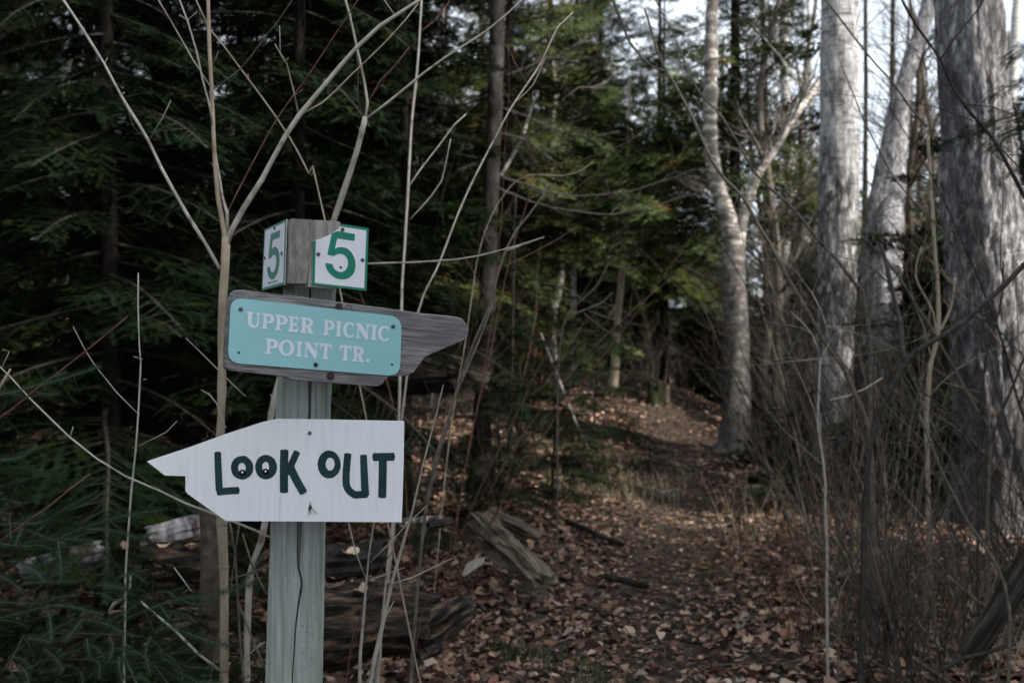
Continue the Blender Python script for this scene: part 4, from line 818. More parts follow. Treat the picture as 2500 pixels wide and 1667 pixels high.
# ------------------------------------------------------------ logs and stump
def log(name, label, p0, p1, r0, r1, mat, amp=.05, seed=0, sides=28, bend=0, cat='log', fz=1.5):
    """a log, its grain running along the local x axis"""
    p0, p1 = Vector(p0), Vector(p1); L_ = (p1-p0).length
    th = thing(name, (p0.x, p0.y, hz(p0.x, p0.y)), label, cat); mb = MB(); n = sides; k = max(10, int(L_/.03)); vs = []; fs = []
    for i in range(k+1):
        q = i/k; c = Vector((q*L_, .25*r0*noise.noise(Vector((q*2, seed, 3))), bend*math.sin(q*math.pi)+.25*r0*noise.noise(Vector((q*2, seed, 8))))); r = (r0+(r1-r0)*q)*(.9 if i in (0, k) else 1)
        for j in range(n):
            a = 2*math.pi*j/n; f = noise.fractal(Vector((math.cos(a)*3.2, math.sin(a)*3.2, q*L_*fz+seed)), .8, 2.1, 5); g_ = noise.noise(Vector((a*5, q*L_*1.2, seed+20)))
            e = .09*noise.noise(Vector((math.cos(a)*2.4, math.sin(a)*2.4, seed+i)))*min(1, r/.08) if i in (0, k) else 0
            vs.append(c+Vector((e, math.sin(a)*r*(1+amp*4*f+amp*g_), math.cos(a)*r*(1+amp*4*f+amp*g_))))
    for i in range(k):
        for j in range(n): a = i*n+j; b = i*n+(j+1) % n; fs.append((a, b, b+n, a+n))
    c0 = len(vs); vs.append(Vector((.02, 0, 0))); vs.append(Vector((L_-.025, 0, 0)))
    for j in range(n): fs.append((c0, (j+1) % n, j)); fs.append((c0+1, k*n+j, k*n+(j+1) % n))
    mb.add(vs, fs); me = mb.mesh('wood'); o = link('wood', me, mat, th); o.location = p0-th.location; o.rotation_euler = (p1-p0).to_track_quat('X', 'Z').to_euler()
    return th
d = 4.0
log('rotten_log', 'big dark rotten log behind the lower post, its end facing the leaves', P('S', 700, 1520, 3.9), P('S', 1035, 1508, 4.1), .17, .165, M['char'], .03, 3)
log('mossy_log', 'grey mossy log lying above the rotten log behind the post', P('S', 690, 1400, 4.6), P('S', 930, 1370, 4.8), .11, .10, M['darkbark'], .05, 8)
log('broken_root', 'dark broken root lump at the end of the rotten log', P('S', 1010, 1560, 4.0), P('S', 1140, 1480, 4.3), .09, .05, M['char'], .12, 12)
log('sawn_log', 'pale weathered log lying behind the right end of the direction board', P('S', 985, 855, 7.0), P('S', 1185, 925, 7.3), .085, .06, M['oldwood'], .12, 5)
log('dark_log', 'dark log lying under the pale log behind the direction board', P('S', 930, 940, 8.1), P('S', 1120, 925, 7.6), .10, .10, M['darkbark'], .04, 6)
log('split_log', 'weathered split log pointing down right beside the path', P('S', 1170, 1280, 6.2), P('S', 1330, 1430, 4.9), .085, .07, M['oldwood'], .12, 21)
log('split_log', 'second weathered split log lying flat behind the first one', P('S', 1200, 1262, 6.9), P('S', 1330, 1320, 6.2), .06, .05, M['oldwood'], .12, 25)
log('birch_log', 'birch log with peeling bark lying left of the maple sapling', P('S', 366, 1312, 4.3), P('S', 492, 1285, 4.4), .05, .055, M['dimbirch'], .06, 31)
log('birch_log', 'broken birch branch lying behind the young fir at left', P('S', 50, 1390, 4.2), P('S', 250, 1345, 4.3), .04, .05, M['dimbirch'], .08, 33)
log('bark_heap', 'dark heap of rotten bark under the birch log', P('S', 330, 1380, 4.3), P('S', 520, 1375, 4.35), .11, .09, M['char'], .12, 35)
log('wood_chunk', 'pale splintered wood chunk lying behind the young fir', P('S', 430, 1510, 3.6), P('S', 525, 1500, 3.6), .035, .02, M['oldwood'], .15, 37)
log('rotting_snag', 'stubby brown dead trunk just left of the maple sapling base', P('S', 528, 1600, 3.3), P('S', 508, 1215, 3.3), .045, .032, M['brownstem'], .04, 39, cat='dead tree')
log('leaning_log', 'grey weathered log leaning in the lower right corner', P('a4', 1850, 1400, 3.9), P('a4', 2330, 620, 3.6), .040, .046, M['greylog'], .10, 41)
log('dead_wood', 'short white piece of wood at the right of the white board corner', P('S', 985, 1275, 4.6), P('S', 1075, 1262, 4.7), .018, .012, M['birch'], .1, 43)
log('dead_wood', 'dark stick lying right of the white wood piece', P('S', 1045, 1282, 4.6), P('S', 1108, 1275, 4.7), .016, .012, M['darkbark'], .1, 44)
log('fallen_stick', 'thin dark stick lying across the edge of the path', P('S', 1380, 1270, 8.0), P('S', 1520, 1330, 7.0), .02, .015, M['darkbark'], .1, 45)
log('fallen_stick', 'short dark stick embedded in the leaves of the path', P('S', 1475, 1405, 6.4), P('S', 1580, 1432, 6.1), .02, .016, M['darkbark'], .1, 46)
log('rotten_wood', 'small pale wood chip standing on the path', P('S', 1620, 1206, 9.7), P('S', 1640, 1206, 9.6), .035, .035, M['pale'], .1, 47)
# leaves caught on the logs
lv = []
for (fx, fy, fd, hh, n_) in ((800, 1520, 3.98, .17, 34), (930, 1515, 4.05, .16, 26), (760, 1400, 4.65, .11, 12), (440, 1372, 4.3, .1, 16), (1240, 1350, 5.5, .07, 8)):
    c_ = P('S', fx, fy, fd)
    for i in range(n_): lv.append((c_.x+random.uniform(-.22, .22), c_.y+random.uniform(-.1, .1), c_.z+hh*random.uniform(.75, 1.0)))
VV, TT, CC, b_ = [], [], [], 0
for i, q in enumerate(lv):
    v, T = leaf_verts(i % 3, random.uniform(-.3, .5), random.uniform(-.4, .5), 0); rm = rot_mats(np.array([random.uniform(0, 6.3)]), np.array([random.gauss(0, .5)]), np.array([random.gauss(0, .5)]))[0]
    VV.append((v @ rm.T)*random.uniform(.04, .075)+np.array(q)); TT.append(np.array(T)+b_); CC.append(np.tile(LEAFC[i % 10]*random.uniform(.5, 1.1), (len(v), 1))); b_ += len(v)
tag(link('caught_leaves', fast_mesh('caught_leaves', np.concatenate(VV), np.concatenate(TT), np.concatenate(CC)), M['leaf']), 'dead leaves caught on top of the rotten logs', 'leaves', kind='stuff')
# stump on the mound: where the view ray meets the slope
for dd_ in np.arange(12, 18, .05):
    st = P('S', 1605, 985, dd_); g = hz(st.x, st.y)
    if st.z <= g: break
t = thing('mossy_stump', (st.x, st.y, g), 'mossy rotten stump standing on the mound', 'stump'); mb = MB(); vs = []; fs = []; n = 20
for i in range(9):
    for j in range(n):
        a = 2*math.pi*j/n; q = i/8; rr_ = .13*(1+.6*(1-q)**3)*(1+.5*noise.noise(Vector((math.cos(a)*2, math.sin(a)*2, q*1.5)))); hh = -.1+.40*q*(1+(.5*noise.noise(Vector((math.cos(a)*3, math.sin(a)*3, 9))) if i > 6 else 0))
        vs.append(Vector((st.x+math.cos(a)*rr_, st.y+math.sin(a)*rr_, g+hh)))
for i in range(8):
    for j in range(n): a = i*n+j; b = i*n+(j+1) % n; fs.append((a, b, b+n, a+n))
vs.append(Vector((st.x, st.y, g+.22)))
for j in range(n): fs.append((8*n+j, 8*n+(j+1) % n, len(vs)-1))
mb.add(vs, fs); part('wood', mb, M['moss'], t); o = MB(); o.box((st.x+.14, st.y-.12, g+.13), (.025, .02, .14)); part('splinter', o, M['oldwood'], t)
# pale bark piece standing in the leaves
mb = MB(); pts = [(520, 745), (560, 660), (620, 625), (670, 622), (668, 665), (600, 710), (545, 750)]
f_ = [P('a3', q[0], q[1], 4.75) for q in pts]; mb.prism(f_, [q+Vector((.01, .012, .0)) for q in f_])
o = link('bark_piece', mb.mesh('bark_piece', f_[0]), M['pale'], None, loc=f_[0]); tag(o, 'pale curled bark piece standing in the leaves left of the split log', 'bark')
# dry grass / green tufts: nobody could count them
def tufts(name, label, pts, n, ln, col, seed, w_=.002):
    r = np.random.default_rng(seed); V = []; T = []; C = []
    for (cx, cy, rad) in pts:
        for i in range(n):
            a, q = r.uniform(0, 6.3), rad*math.sqrt(r.random()); x, y = cx+math.cos(a)*q*1.6, cy+math.sin(a)*q; z = hz(x, y); L_ = ln*r.uniform(.5, 1.3); b = r.uniform(0, 6.3); l = r.uniform(.1, .9)
            p0 = np.array([x, y, z]); p1 = p0+np.array([math.cos(b)*l*.4, math.sin(b)*l*.4, .8])*L_*.6; p2 = p1+np.array([math.cos(b)*l, math.sin(b)*l, .25])*L_*.45; s = np.array([w_, 0, 0]); k = len(V)
            V += [p0-s, p0+s, p1-s*.8, p1+s*.8, p2]; T += [(k, k+1, k+3), (k, k+3, k+2), (k+2, k+3, k+4)]; c = np.array(col[r.integers(len(col))])*r.uniform(.7, 1.3); C += [c]*5
    tag(link(name, fast_mesh(name, np.array(V), np.array(T), np.array(C)), M['leaf']), label, 'grass', kind='stuff')
tufts('dry_grass', 'dry pale grass and moss on the bank left of the path', [(.35, 9.6, .6), (.8, 10.4, .7), (1.0, 9.6, .45), (.7, 11.5, .6)], 230, .26, [(.20, .17, .12), (.13, .12, .07), (.06, .075, .04), (.16, .12, .08)], 3, .0035)
tufts('green_sprigs', 'small green sprigs among the leaves near the bottom', [(.22, 4.75, .16), (.42, 4.5, .12), (.05, 4.9, .1)], 130, .13, [(.035, .06, .03), (.09, .09, .05), (.03, .05, .028)], 4, .002)
tufts('dry_grass', 'dry brown grass blades along the right side of the path', [(2.0, 5.6, .4), (1.9, 6.6, .5), (2.3, 7.6, .5), (1.8, 5.0, .3), (2.5, 9, .5)], 200, .35, [(.14, .09, .05), (.06, .07, .03), (.09, .06, .04)], 5, .002)

# ------------------------------------------------------------ the signpost
M['postwood'] = mat2('pressure treated post wood', [(.28, (.13, .145, .13)), (.5, (.25, .275, .255)), (.72, (.36, .385, .37))], 46, (3, 3, .09), .85, .8, .003, mott=(5, .5, .72, (.15, .20, .16), (1, 1, .35)))
M['boardwood'] = mat2('weathered grey board', [(.28, (.05, .047, .048)), (.48, (.17, .163, .165)), (.62, (.27, .26, .262)), (.8, (.44, .43, .42))], 95, (.13, .13, 2.3), .9, 1, .004, mott=(9, .46, .72, (.12, .114, .117), (.5, .5, 1.4)), dist=.0, roty=R(-5.8))
M['blockwood'] = mat2('weathered mounting block', [(.28, (.13, .12, .11)), (.5, (.26, .245, .23)), (.75, (.40, .385, .36))], 30, (3, 3, .12), .9, .7, .003, mott=(4, .5, .75, (.17, .16, .15)))
M['endgrain'] = mat2('rough end grain', [(.3, (.05, .045, .04)), (.7, (.3, .28, .26))], 80, rough=.95, bst=1, bd=.006)
M['white'] = mat2('white painted board', [(.24, (.46, .475, .50)), (.34, (.64, .655, .68)), (.5, (.69, .705, .73)), (.75, (.73, .74, .76))], 110, (1, 1, .10), .6, .35, .001, mott=(7, .58, .8, (.54, .545, .57)))
M['ink'] = mat2('dark green brush paint', [(.3, (.008, .026, .027)), (.7, (.018, .05, .05))], 50, (1, 1, .2), .45, .4, .0012)
M['signwhite'] = flat('white sign sheet', (.68, .69, .74), .35, 0, .04, 12)
M['signwhite2'] = flat('greyer white sign sheet', (.70, .72, .80), .6, 0, .05, 12, .1)  # left plate's white lightened in the colour because it faces away from the light
M['green'] = flat('green sign print', (.018, .19, .125), .5, 0, .06, 12, .15)
M['aqua'] = mat2('aqua painted plate', [(.25, (.245, .47, .50)), (.7, (.275, .52, .55))], 5, rough=.42, bst=.04, bd=.001, mott=(40, .72, .78, (.2, .40, .43)))
M['aquatext'] = flat('pale lettering', (.62, .65, .72), .45, 0, .03, 12)
M['black'] = flat('black hole', (.006, .006, .006), .4, 0, .2, 12)
M['gloss'] = flat('black glossy dot', (.004, .004, .004), .08, 0, .1, 12)
M['pupilwhite'] = flat('white dot', (.8, .8, .8), .4, 0, .05, 12)
M['edge'] = flat('pale aluminium edge', (.52, .50, .46), .5, .1, .2, 60)

class Plane:
    """a board face: point at a given photo position and distance, turned by yaw (normal turned towards +x), pitched"""
    def __init__(s, fr, x, y, d, yaw, pitch=0.0):
        s.o = P(fr, x, y, d); s.n = Vector((math.sin(yaw)*math.cos(pitch), -math.cos(yaw)*math.cos(pitch), math.sin(pitch)))
    def at(s, fr, x, y, h=0.0):
        r = P(fr, x, y, 1.0)-Vector((0, 0, CAMZ)); c = Vector((0, 0, CAMZ)); t = (s.o-c).dot(s.n)/r.dot(s.n)
        return c+r*t+s.n*h
def chaikin(pts, it=2, closed=True):
    for _ in range(it):
        o = []; n = len(pts)
        for i in range(n):
            a, b = pts[i], pts[(i+1) % n]; o += [(a[0]*.75+b[0]*.25, a[1]*.75+b[1]*.25), (a[0]*.25+b[0]*.75, a[1]*.25+b[1]*.75)]
        pts = o
    return pts
from mathutils.geometry import tessellate_polygon
def slab(mb, pl, fr, loops, h0, h1, mi=0):
    """solid sheet between heights h0 < h1 over the plane; loops[0] outline, others holes (photo coords)"""
    flatpts = []; L2 = []
    for lp in loops: L2.append([Vector((q[0], -q[1], 0)) for q in lp]); flatpts += list(lp)
    tris = tessellate_polygon(L2); n = len(flatpts)
    vs = [pl.at(fr, q[0], q[1], h1) for q in flatpts]+[pl.at(fr, q[0], q[1], h0) for q in flatpts]; fs = []
    for a, b, c in tris:
        nn = (vs[b]-vs[a]).cross(vs[c]-vs[a])
        if nn.dot(pl.n) < 0: a, c = c, a
        fs.append((a, b, c)); fs.append((c+n, b+n, a+n))
    k = 0
    for lp in loops:
        m = len(lp)
        for i in range(m): a = k+i; b = k+(i+1) % m; fs.append((a, a+n, b+n, b))
        k += m
    mb.add(vs, fs, mi)
def disc(mb, pl, fr, x, y, rw, h0, h1, n=14, dome=0):
    c = pl.at(fr, x, y, h0); u = pl.n.orthogonal().normalized(); v = pl.n.cross(u); vs = []; fs = []
    prof = [(1, 0), (1, .6), (.8, .9), (.4, 1)] if dome else [(1, 0), (1, 1)]
    for r_, hh in prof:
        for i in range(n): a = 2*math.pi*i/n; vs.append(c+(u*math.cos(a)+v*math.sin(a))*rw*r_+pl.n*(h1-h0)*hh)
    for j in range(len(prof)-1):
        for i in range(n): a = j*n+i; b = j*n+(i+1) % n; fs.append((a, b, b+n, a+n))
    fs.append(tuple(range((len(prof)-1)*n, len(prof)*n))); mb.add(vs, fs)
def screw(par, pl, fr, x, y, rw, mat, h=.0, washer=False):
    mb = MB()
    if washer: disc(mb, pl, fr, x, y, rw, h, h+.003, 18); disc(mb, pl, fr, x, y, rw*.62, h+.003, h+.008, 6)
    else: disc(mb, pl, fr, x, y, rw, h, h+.0035, 14, 1)
    u = pl.n.orthogonal().normalized(); 
    o = link('screw', mb.mesh('screw', SP.location), mat, par); 
    return o

D0 = 2.28
base = P('S', 716, 1667, D0); bx, by = base.x-.035, base.y
SP = thing('trail_signpost', (bx, by, hz(bx, by)), 'wooden trail signpost with number plates, aqua name board and white arrow', 'signpost')
# post: rectangle section swept upward with a drying crack; front face slightly turned
YAW = R(10)
def post_pt(sx_l, sx_r, sy):  # centre of the front face and half width
    a = P('S', sx_l, sy, D0); b = P('S', sx_r, sy, D0); return (a+b)/2, (b-a).length/2
def post_section(z):
    """left/right photo x of the post silhouette at height z"""
    sy = 833.5-(z-CAMZ)/D0*F
    xl = np.interp(sy, [530, 700, 990, 1290, 1667, 2600], [697, 690, 672, 658, 645, 612]); xr = np.interp(sy, [530, 700, 990, 1290, 1667, 2600], [828, 822, 810, 796, 789, 764])
    return sy, xl, xr
mb = MB(); vs = []; fs = []; NZ = 150; ztop = P('S', 750, 545, D0).z; zb = hz(bx, by)-.3; ring = None
uf = Vector((math.cos(YAW), math.sin(YAW), 0)); un = Vector((math.sin(YAW), -math.cos(YAW), 0))
for i in range(NZ+1):
    z = zb+(ztop-zb)*i/NZ; sy, xl, xr = post_section(z); a = P('S', xl, sy, D0); b = P('S', xr, sy, D0); c = (a+b)/2; hw = (b-a).length/2*.955; dp = .112
    ck = np.interp(sy, [545, 700, 935, 1000, 1285, 1390, 1420, 1470, 1540, 1667, 2600], [.02, .0, .10, .12, .02, .03, .10, .05, .0, -.02, -.05])*hw*2+.004*noise.noise(Vector((z*9, 0, 0)))
    cw = max(.0008, np.interp(sy, [545, 700, 935, 1000, 1285, 1340, 1400, 1430, 1520, 1667, 2600], [.005, .004, .0085, .006, .011, .009, .0048, .0062, .0036, .0026, .001])+.0010*noise.noise(Vector((z*22, 3, 0))))
    ch = .009; w1 = .0012*noise.noise(Vector((z*30, 5, 1)))
    prof = [(-hw+w1, -dp), (-hw+w1, -ch), (-hw+ch*1.1, 0)]
    for q in (.75, .5, .25): prof.append((-hw+ch+(ck-cw/2+hw-ch)*(1-q), .0005*noise.noise(Vector((q*9, z*20, 2)))))
    prof += [(ck-cw/2, 0), (ck-cw*.25, -.022), (ck+cw*.25, -.022), (ck+cw/2, .0004)]
    for q in (.25, .5, .75): prof.append((ck+cw/2+(hw-ch-ck-cw/2)*q, .0005*noise.noise(Vector((q*9, z*20, 7)))))
    prof += [(hw-ch, 0), (hw-w1, -ch), (hw-w1, -dp)]
    jag = .006*noise.noise(Vector((i, 0, 0))) if i == NZ else 0
    for (pu, pn) in prof:
        jg = .007*noise.noise(Vector((pu*140, pn*140, 4))) if i == NZ else 0
        q = c+uf*pu+un*pn; vs.append(Vector((q.x, q.y, z+jg)))
    n = len(prof)
for i in range(NZ):
    for k in range(n): a = i*n+k; b = i*n+(k+1) % n; fs.append((a, b, b+n, a+n))
mb.add(vs, fs); mb.add([vs[k] for k in range(NZ*n, (NZ+1)*n)], [tuple(range(n))], 1)
part('post', mb, [M['postwood'], M['endgrain']], SP)
# frost-like splinters raised on the lower post
mb = MB(); r = random.Random(8)
PP = Plane('S', 717, 1450, D0, YAW)
for i in range(150):
    cl = r.choice([(765, 1330, 14, 30), (770, 1380, 16, 30), (690, 1440, 18, 22), (765, 1410, 18, 22), (758, 1500, 10, 30), (750, 1530, 8, 40), (690, 1370, 14, 16), (745, 1590, 10, 20), (700, 1400, 16, 20)])
    x, y = r.gauss(cl[0], cl[2]), r.gauss(cl[1], cl[3])
    if not (662 < x < 788) or abs(x-725) < 7: continue
    p = PP.at('S', x, y, .0002); a = r.uniform(-.7, .7); L_ = r.uniform(.003, .008); dv = uf*math.cos(a)+Vector((0, 0, 1))*math.sin(a)
    mb.tube([p, p+dv*L_*.5+un*.0022, p+dv*L_], [.0005, .0009, .0003], 4)
o = part('splinters', mb, M['postwood'], SP); o['kind'] = 'stuff'

# number plates ------------------------------------------------------
B5 = 'b5'
PR = Plane(B5, 1500, 800, 2.19, R(31)); PL = Plane(B5, 400, 800, 2.215, R(-64))
def poly_arcs(p): return p
# blocks
mb = MB(); slab(mb, PR, B5, [[(962, 205), (1060, 192), (1440, 210), (1505, 225), (1500, 700), (1440, 1395), (1200, 1380), (945, 1352)]], -.032, -.0015); part('mounting_block', mb, M['blockwood'], SP)
mb = MB(); slab(mb, PL, B5, [[(640, 168), (520, 215), (330, 330), (280, 1330), (560, 1290)][::-1]], -.045, -.003)
part('mounting_block', mb, M['blockwood'], SP)
def number_plate(pl, outline, white, borders, five, screws, holes, wmat, gmat, lab):
    mb = MB(); slab(mb, pl, B5, [outline], 0, .0022); t = part('number_plate', mb, M['edge'], SP); t['label'] = lab
    mb = MB(); slab(mb, pl, B5, [white], .0022, .0026); part2('face', mb, wmat, t)
    mb = MB()
    for bd in borders: slab(mb, pl, B5, [bd], .0022, .0030)
    part2('border', mb, gmat, t)
    mb = MB(); slab(mb, pl, B5, [five], .0026, .0031); part2('numeral', mb, gmat, t)
    for x, y in screws: screw(t, pl, B5, x, y, .0043, M['screw'], .0026)
    for x, y in holes: mb = MB(); disc(mb, pl, B5, x, y, .0028, .0026, .0034, 12); part2('hole', mb, M['black'], t)
    return t
def part2(name, mb, mat, par, smooth=False): return link(name, mb.mesh(name, SP.location), mat, par, smooth)
cut = [(1022, 548), (1100, 536), (1200, 500), (1300, 455), (1400, 396), (1470, 345), (1492, 306), (1503, 262)]
outl = [(998, 1318)]+cut+[(1988, 338), (1950, 1425)]
five_r = [(1445, 388), (1748, 440), (1742, 562), (1440, 515), (1400, 698), (1445, 674), (1500, 666), (1570, 674), (1630, 702), (1690, 762), (1732, 836), (1756, 920), (1758, 1010), (1738, 1100), (1700, 1160), (1640, 1204), (1570, 1226), (1490, 1226), (1410, 1204), (1340, 1156), (1280, 1092), (1245, 1020), (1232, 942), (1358, 962), (1370, 1010), (1400, 1056), (1445, 1088), (1500, 1101), (1555, 1090), (1600, 1050), (1625, 985), (1628, 920), (1608, 856), (1570, 810), (1520, 785), (1465, 783), (1420, 798), (1388, 825), (1268, 798), (1345, 430)]
nr = number_plate(PR, outl, [(1050, 1288)]+[(1066, 550), (1100, 536), (1200, 500), (1300, 455), (1400, 396), (1470, 345), (1490, 306)]+[(1948, 374), (1910, 1380)],
    [[(1490, 306), (1503, 262), (1988, 338), (1948, 376)], [(1948, 378), (1988, 340), (1950, 1423), (1910, 1380)], [(1910, 1382), (1949, 1425), (998, 1318), (1050, 1287)], [(1050, 1284), (999, 1315), (1024, 560), (1068, 552)]],
    five_r, [(1530, 362), (1110, 790), (1878, 892)], [(1503, 1020)], M['signwhite'], M['green'], 'green framed number 5 plate with its upper left corner cut off')
five_l = [(318, 438), (475, 370), (470, 492), (345, 545), (328, 712), (355, 676), (385, 662), (415, 670), (445, 710), (463, 780), (468, 870), (460, 980), (440, 1080), (410, 1160), (375, 1210), (335, 1233), (300, 1215), (270, 1160), (254, 1090), (250, 1022), (300, 1003), (304, 1050), (320, 1092), (345, 1110), (372, 1090), (395, 1030), (410, 950), (411, 870), (398, 815), (375, 793), (348, 805), (322, 850), (272, 868), (296, 610)]
nl = number_plate(PL, [(205, 362), (583, 178), (546, 1318), (155, 1423)], [(216, 384), (563, 230), (530, 1275), (168, 1378)],
    [[(207, 362), (583, 180), (564, 228), (216, 382)], [(564, 230), (583, 183), (547, 1316), (531, 1274)], [(531, 1277), (546, 1318), (156, 1422), (167, 1380)], [(206, 364), (215, 386), (167, 1378), (157, 1418)]],
    five_l, [(388, 335), (212, 856), (512, 775)], [], M['signwhite2'], M['green'], 'green framed number 5 plate turned to the left')
# small sticker on the left plate
mb = MB(); slab(mb, PL, B5, [[(228, 1262), (458, 1196), (455, 1280), (226, 1345)]], .0026, .0029); part2('sticker', mb, M['signwhite2'], nl)
G = {'T': [[(0, 1), (1, 1), (1, .75), (.65, .75), (.65, 0), (.35, 0), (.35, .75), (0, .75)]], 'I': [[(.3, 1), (.7, 1), (.7, 0), (.3, 0)]],
     'N': [[(0, 0), (0, 1), (.3, 1), (.7, .45), (.7, 1), (1, 1), (1, 0), (.7, 0), (.3, .55), (.3, 0)]], 'S': [[(0, 0), (0, .25), (.65, .25), (.65, .38), (0, .38), (0, 1), (1, 1), (1, .75), (.35, .75), (.35, .62), (1, .62), (1, 0)]],
     'G': [[(0, 0), (0, 1), (1, 1), (1, .75), (.35, .75), (.35, .25), (.65, .25), (.65, .35), (.5, .35), (.5, .55), (1, .55), (1, 0)]], 'A': [[(0, 0), (.35, 1), (.65, 1), (1, 0), (.7, 0), (.6, .3), (.4, .3), (.3, 0)]],
     'O': [[(0, 0), (0, 1), (1, 1), (1, 0)], [(.35, .25), (.65, .25), (.65, .75), (.35, .75)]], 'V': [[(0, 1), (.3, 1), (.5, .4), (.7, 1), (1, 1), (.65, 0), (.35, 0)]], 'E': [[(0, 0), (0, 1), (1, 1), (1, .8), (.35, .8), (.35, .6), (.85, .6), (.85, .4), (.35, .4), (.35, .2), (1, .2), (1, 0)]]}
mb = MB(); x = 262
for ch in 'TONAS VISTANA':
    if ch != ' ':
        wch = 11
        tp = lambda u, v: (x+u*wch, 1282-.26*(x+u*wch-262)+(1-v)*28)
        slab(mb, PL, B5, [[tp(*q) for q in lp] for lp in G[ch]], .0029, .0032)
        x += 13.2
    else: x += 4
part2('lettering', mb, M['black'], nl)

# direction board ----------------------------------------------------
B6 = 'b6'; PB = Plane('z1', 900, 1080, 2.13, R(26), 0)
Z1 = 'z1'
outline = [(292, 690), (620, 728), (1000, 778), (1450, 838), (1800, 886), (2060, 912), (2100, 925), (2135, 970), (2155, 1010), (2152, 1050), (2135, 1085), (2100, 1112), (1980, 1160), (1860, 1212), (1800, 1240), (1770, 1275), (1740, 1320), (1705, 1365), (1660, 1388), (1580, 1396), (1500, 1400), (1470, 1428), (1445, 1462), (1410, 1478), (1370, 1479), (1000, 1452), (720, 1428), (660, 1402), (520, 1385), (250, 1356), (190, 1345), (172, 1325), (172, 1280), (188, 1000), (205, 820), (215, 760), (235, 712), (260, 693)]
dens = []
for i, q in enumerate(outline):
    nx_ = outline[(i+1) % len(outline)]; k = max(1, int(math.hypot(nx_[0]-q[0], nx_[1]-q[1])/22))
    for j in range(k):
        x = q[0]+(nx_[0]-q[0])*j/k; y = q[1]+(nx_[1]-q[1])*j/k; dens.append((x+2.2*noise.noise(Vector((x*.03, y*.03, 0))), y+4.0*noise.noise(Vector((x*.05, y*.05, 7)))))
mb = MB()
cx, cy = 1000, 1090
inner = [(q[0]+(cx-q[0])*.006*1, q[1]+(6 if q[1] < cy else -5)) for q in dens]
slab(mb, PB, Z1, [dens], -.040, -.004); 
# bevelled front
n = len(dens); vs = [PB.at(Z1, *q, -.004) for q in dens]+[PB.at(Z1, *q, 0) for q in inner]
mb.add(vs, [(i, (i+1) % n, (i+1) % n+n, i+n) for i in range(n)])
tt = tessellate_polygon([[Vector((q[0], -q[1], 0)) for q in inner]]); vi = [PB.at(Z1, *q, 0) for q in inner]
ff = []
for a, b, c in tt:
    if (vi[b]-vi[a]).cross(vi[c]-vi[a]).dot(PB.n) < 0: a, c = c, a
    ff.append((a, b, c))
mb.add(vi, ff)
dbd = part('direction_board', mb, M['boardwood'], SP); dbd['label'] = 'weathered grey board pointing right with a notched lower end'
for x, y in ((1090, 832), (1022, 1392)): screw(dbd, PB, Z1, x, y, .0082, M['bolt'], .0, True)
# cable staple
mb = MB(); q0 = PB.at(Z1, 1145, 838, .001); 
pts = [PB.at(Z1, x, y, h) for x, y, h in ((1142, 850, -.002), (1146, 826, .002), (1168, 812, .004), (1192, 824, .002), (1202, 856, -.002))]
mb.tube(pts, [.0009]*5, 5); part2('staple', mb, M['screw'], dbd)
# name plate with rounded corners
def rounded(c, r, n=7):
    out = []; m = len(c)
    for i in range(m):
        p = Vector((*c[i], 0)); a = (Vector((*c[i-1], 0))-p).normalized(); b = (Vector((*c[(i+1) % m], 0))-p).normalized()
        for k in range(n+1):
            t = k/n; q = (p+a*r)*(1-t)**2+p*2*t*(1-t)*1.0+(p+b*r)*t*t; out.append((q.x, q.y))
    return out
c4 = [(88, 134), (1668, 316), (1650, 868), (56, 740)]
mb = MB(); slab(mb, PB, B6, [rounded(c4, 118)], .0012, .0040); npl = part('name_plate', mb, M['aqua'], SP)
mb = MB(); slab(mb, PB, B6, [rounded([(84, 131), (1672, 313), (1654, 872), (52, 743)], 118)], .0002, .0012); part2('plate_backing', mb, M['black'], npl)
# serif glyphs (unit cap height, unit width), outer loop + holes
def arc(cx, cy, rx, ry, a0, a1, n=9): return [(cx+rx*math.cos(R(a0+(a1-a0)*i/n)), cy+ry*math.sin(R(a0+(a1-a0)*i/n))) for i in range(n+1)]
GL = {}
GL['I'] = [[(.0, 0), (1, 0), (1, .07), (.84, .11), (.78, .2), (.78, .8), (.84, .89), (1, .93), (1, 1), (0, 1), (0, .93), (.16, .89), (.22, .8), (.22, .2), (.16, .11), (0, .07)]]
bowl = lambda x0, x1, y0, y1: arc(x0, (y0+y1)/2, x1-x0, (y1-y0)/2, 90, -90, 10)
GL['P'] = [[(0, 0), (.52, 0), (.52, .07), (.42, .11), (.40, .2), (.40, .38), (.56, .375)]+arc(.56, .685, .44, .31, -90, 90, 12)[1:]+[(.3, 1), (0, 1), (0, .93), (.10, .89), (.14, .8), (.14, .2), (.10, .11), (0, .07)],
           [(.40, .86), (.40, .51)]+arc(.50, .685, .21, .175, -90, 90, 8)]
GL['R'] = [[(0, 0), (.50, 0), (.50, .07), (.40, .11), (.38, .2), (.38, .40), (.46, .40), (.60, .08), (.66, 0), (1.0, 0), (1, .08), (.92, .12), (.72, .46)]+arc(.55, .715, .40, .285, -62, 90, 11)+[(.3, 1), (0, 1), (0, .93), (.09, .89), (.13, .8), (.13, .2), (.09, .11), (0, .07)],
           [(.38, .87), (.38, .53)]+arc(.47, .70, .20, .17, -90, 90, 8)]
GL['E'] = [[(0, 0), (.90, 0), (1, .29), (.91, .29), (.80, .16), (.68, .13), (.46, .13), (.46, .44), (.68, .44), (.74, .35), (.81, .35), (.81, .66), (.74, .66), (.68, .57), (.46, .57), (.46, .87), (.66, .87), (.78, .84), (.87, .72), (.95, .72), (.92, 1), (0, 1), (0, .93), (.12, .89), (.16, .8), (.16, .2), (.12, .11), (0, .07)]]
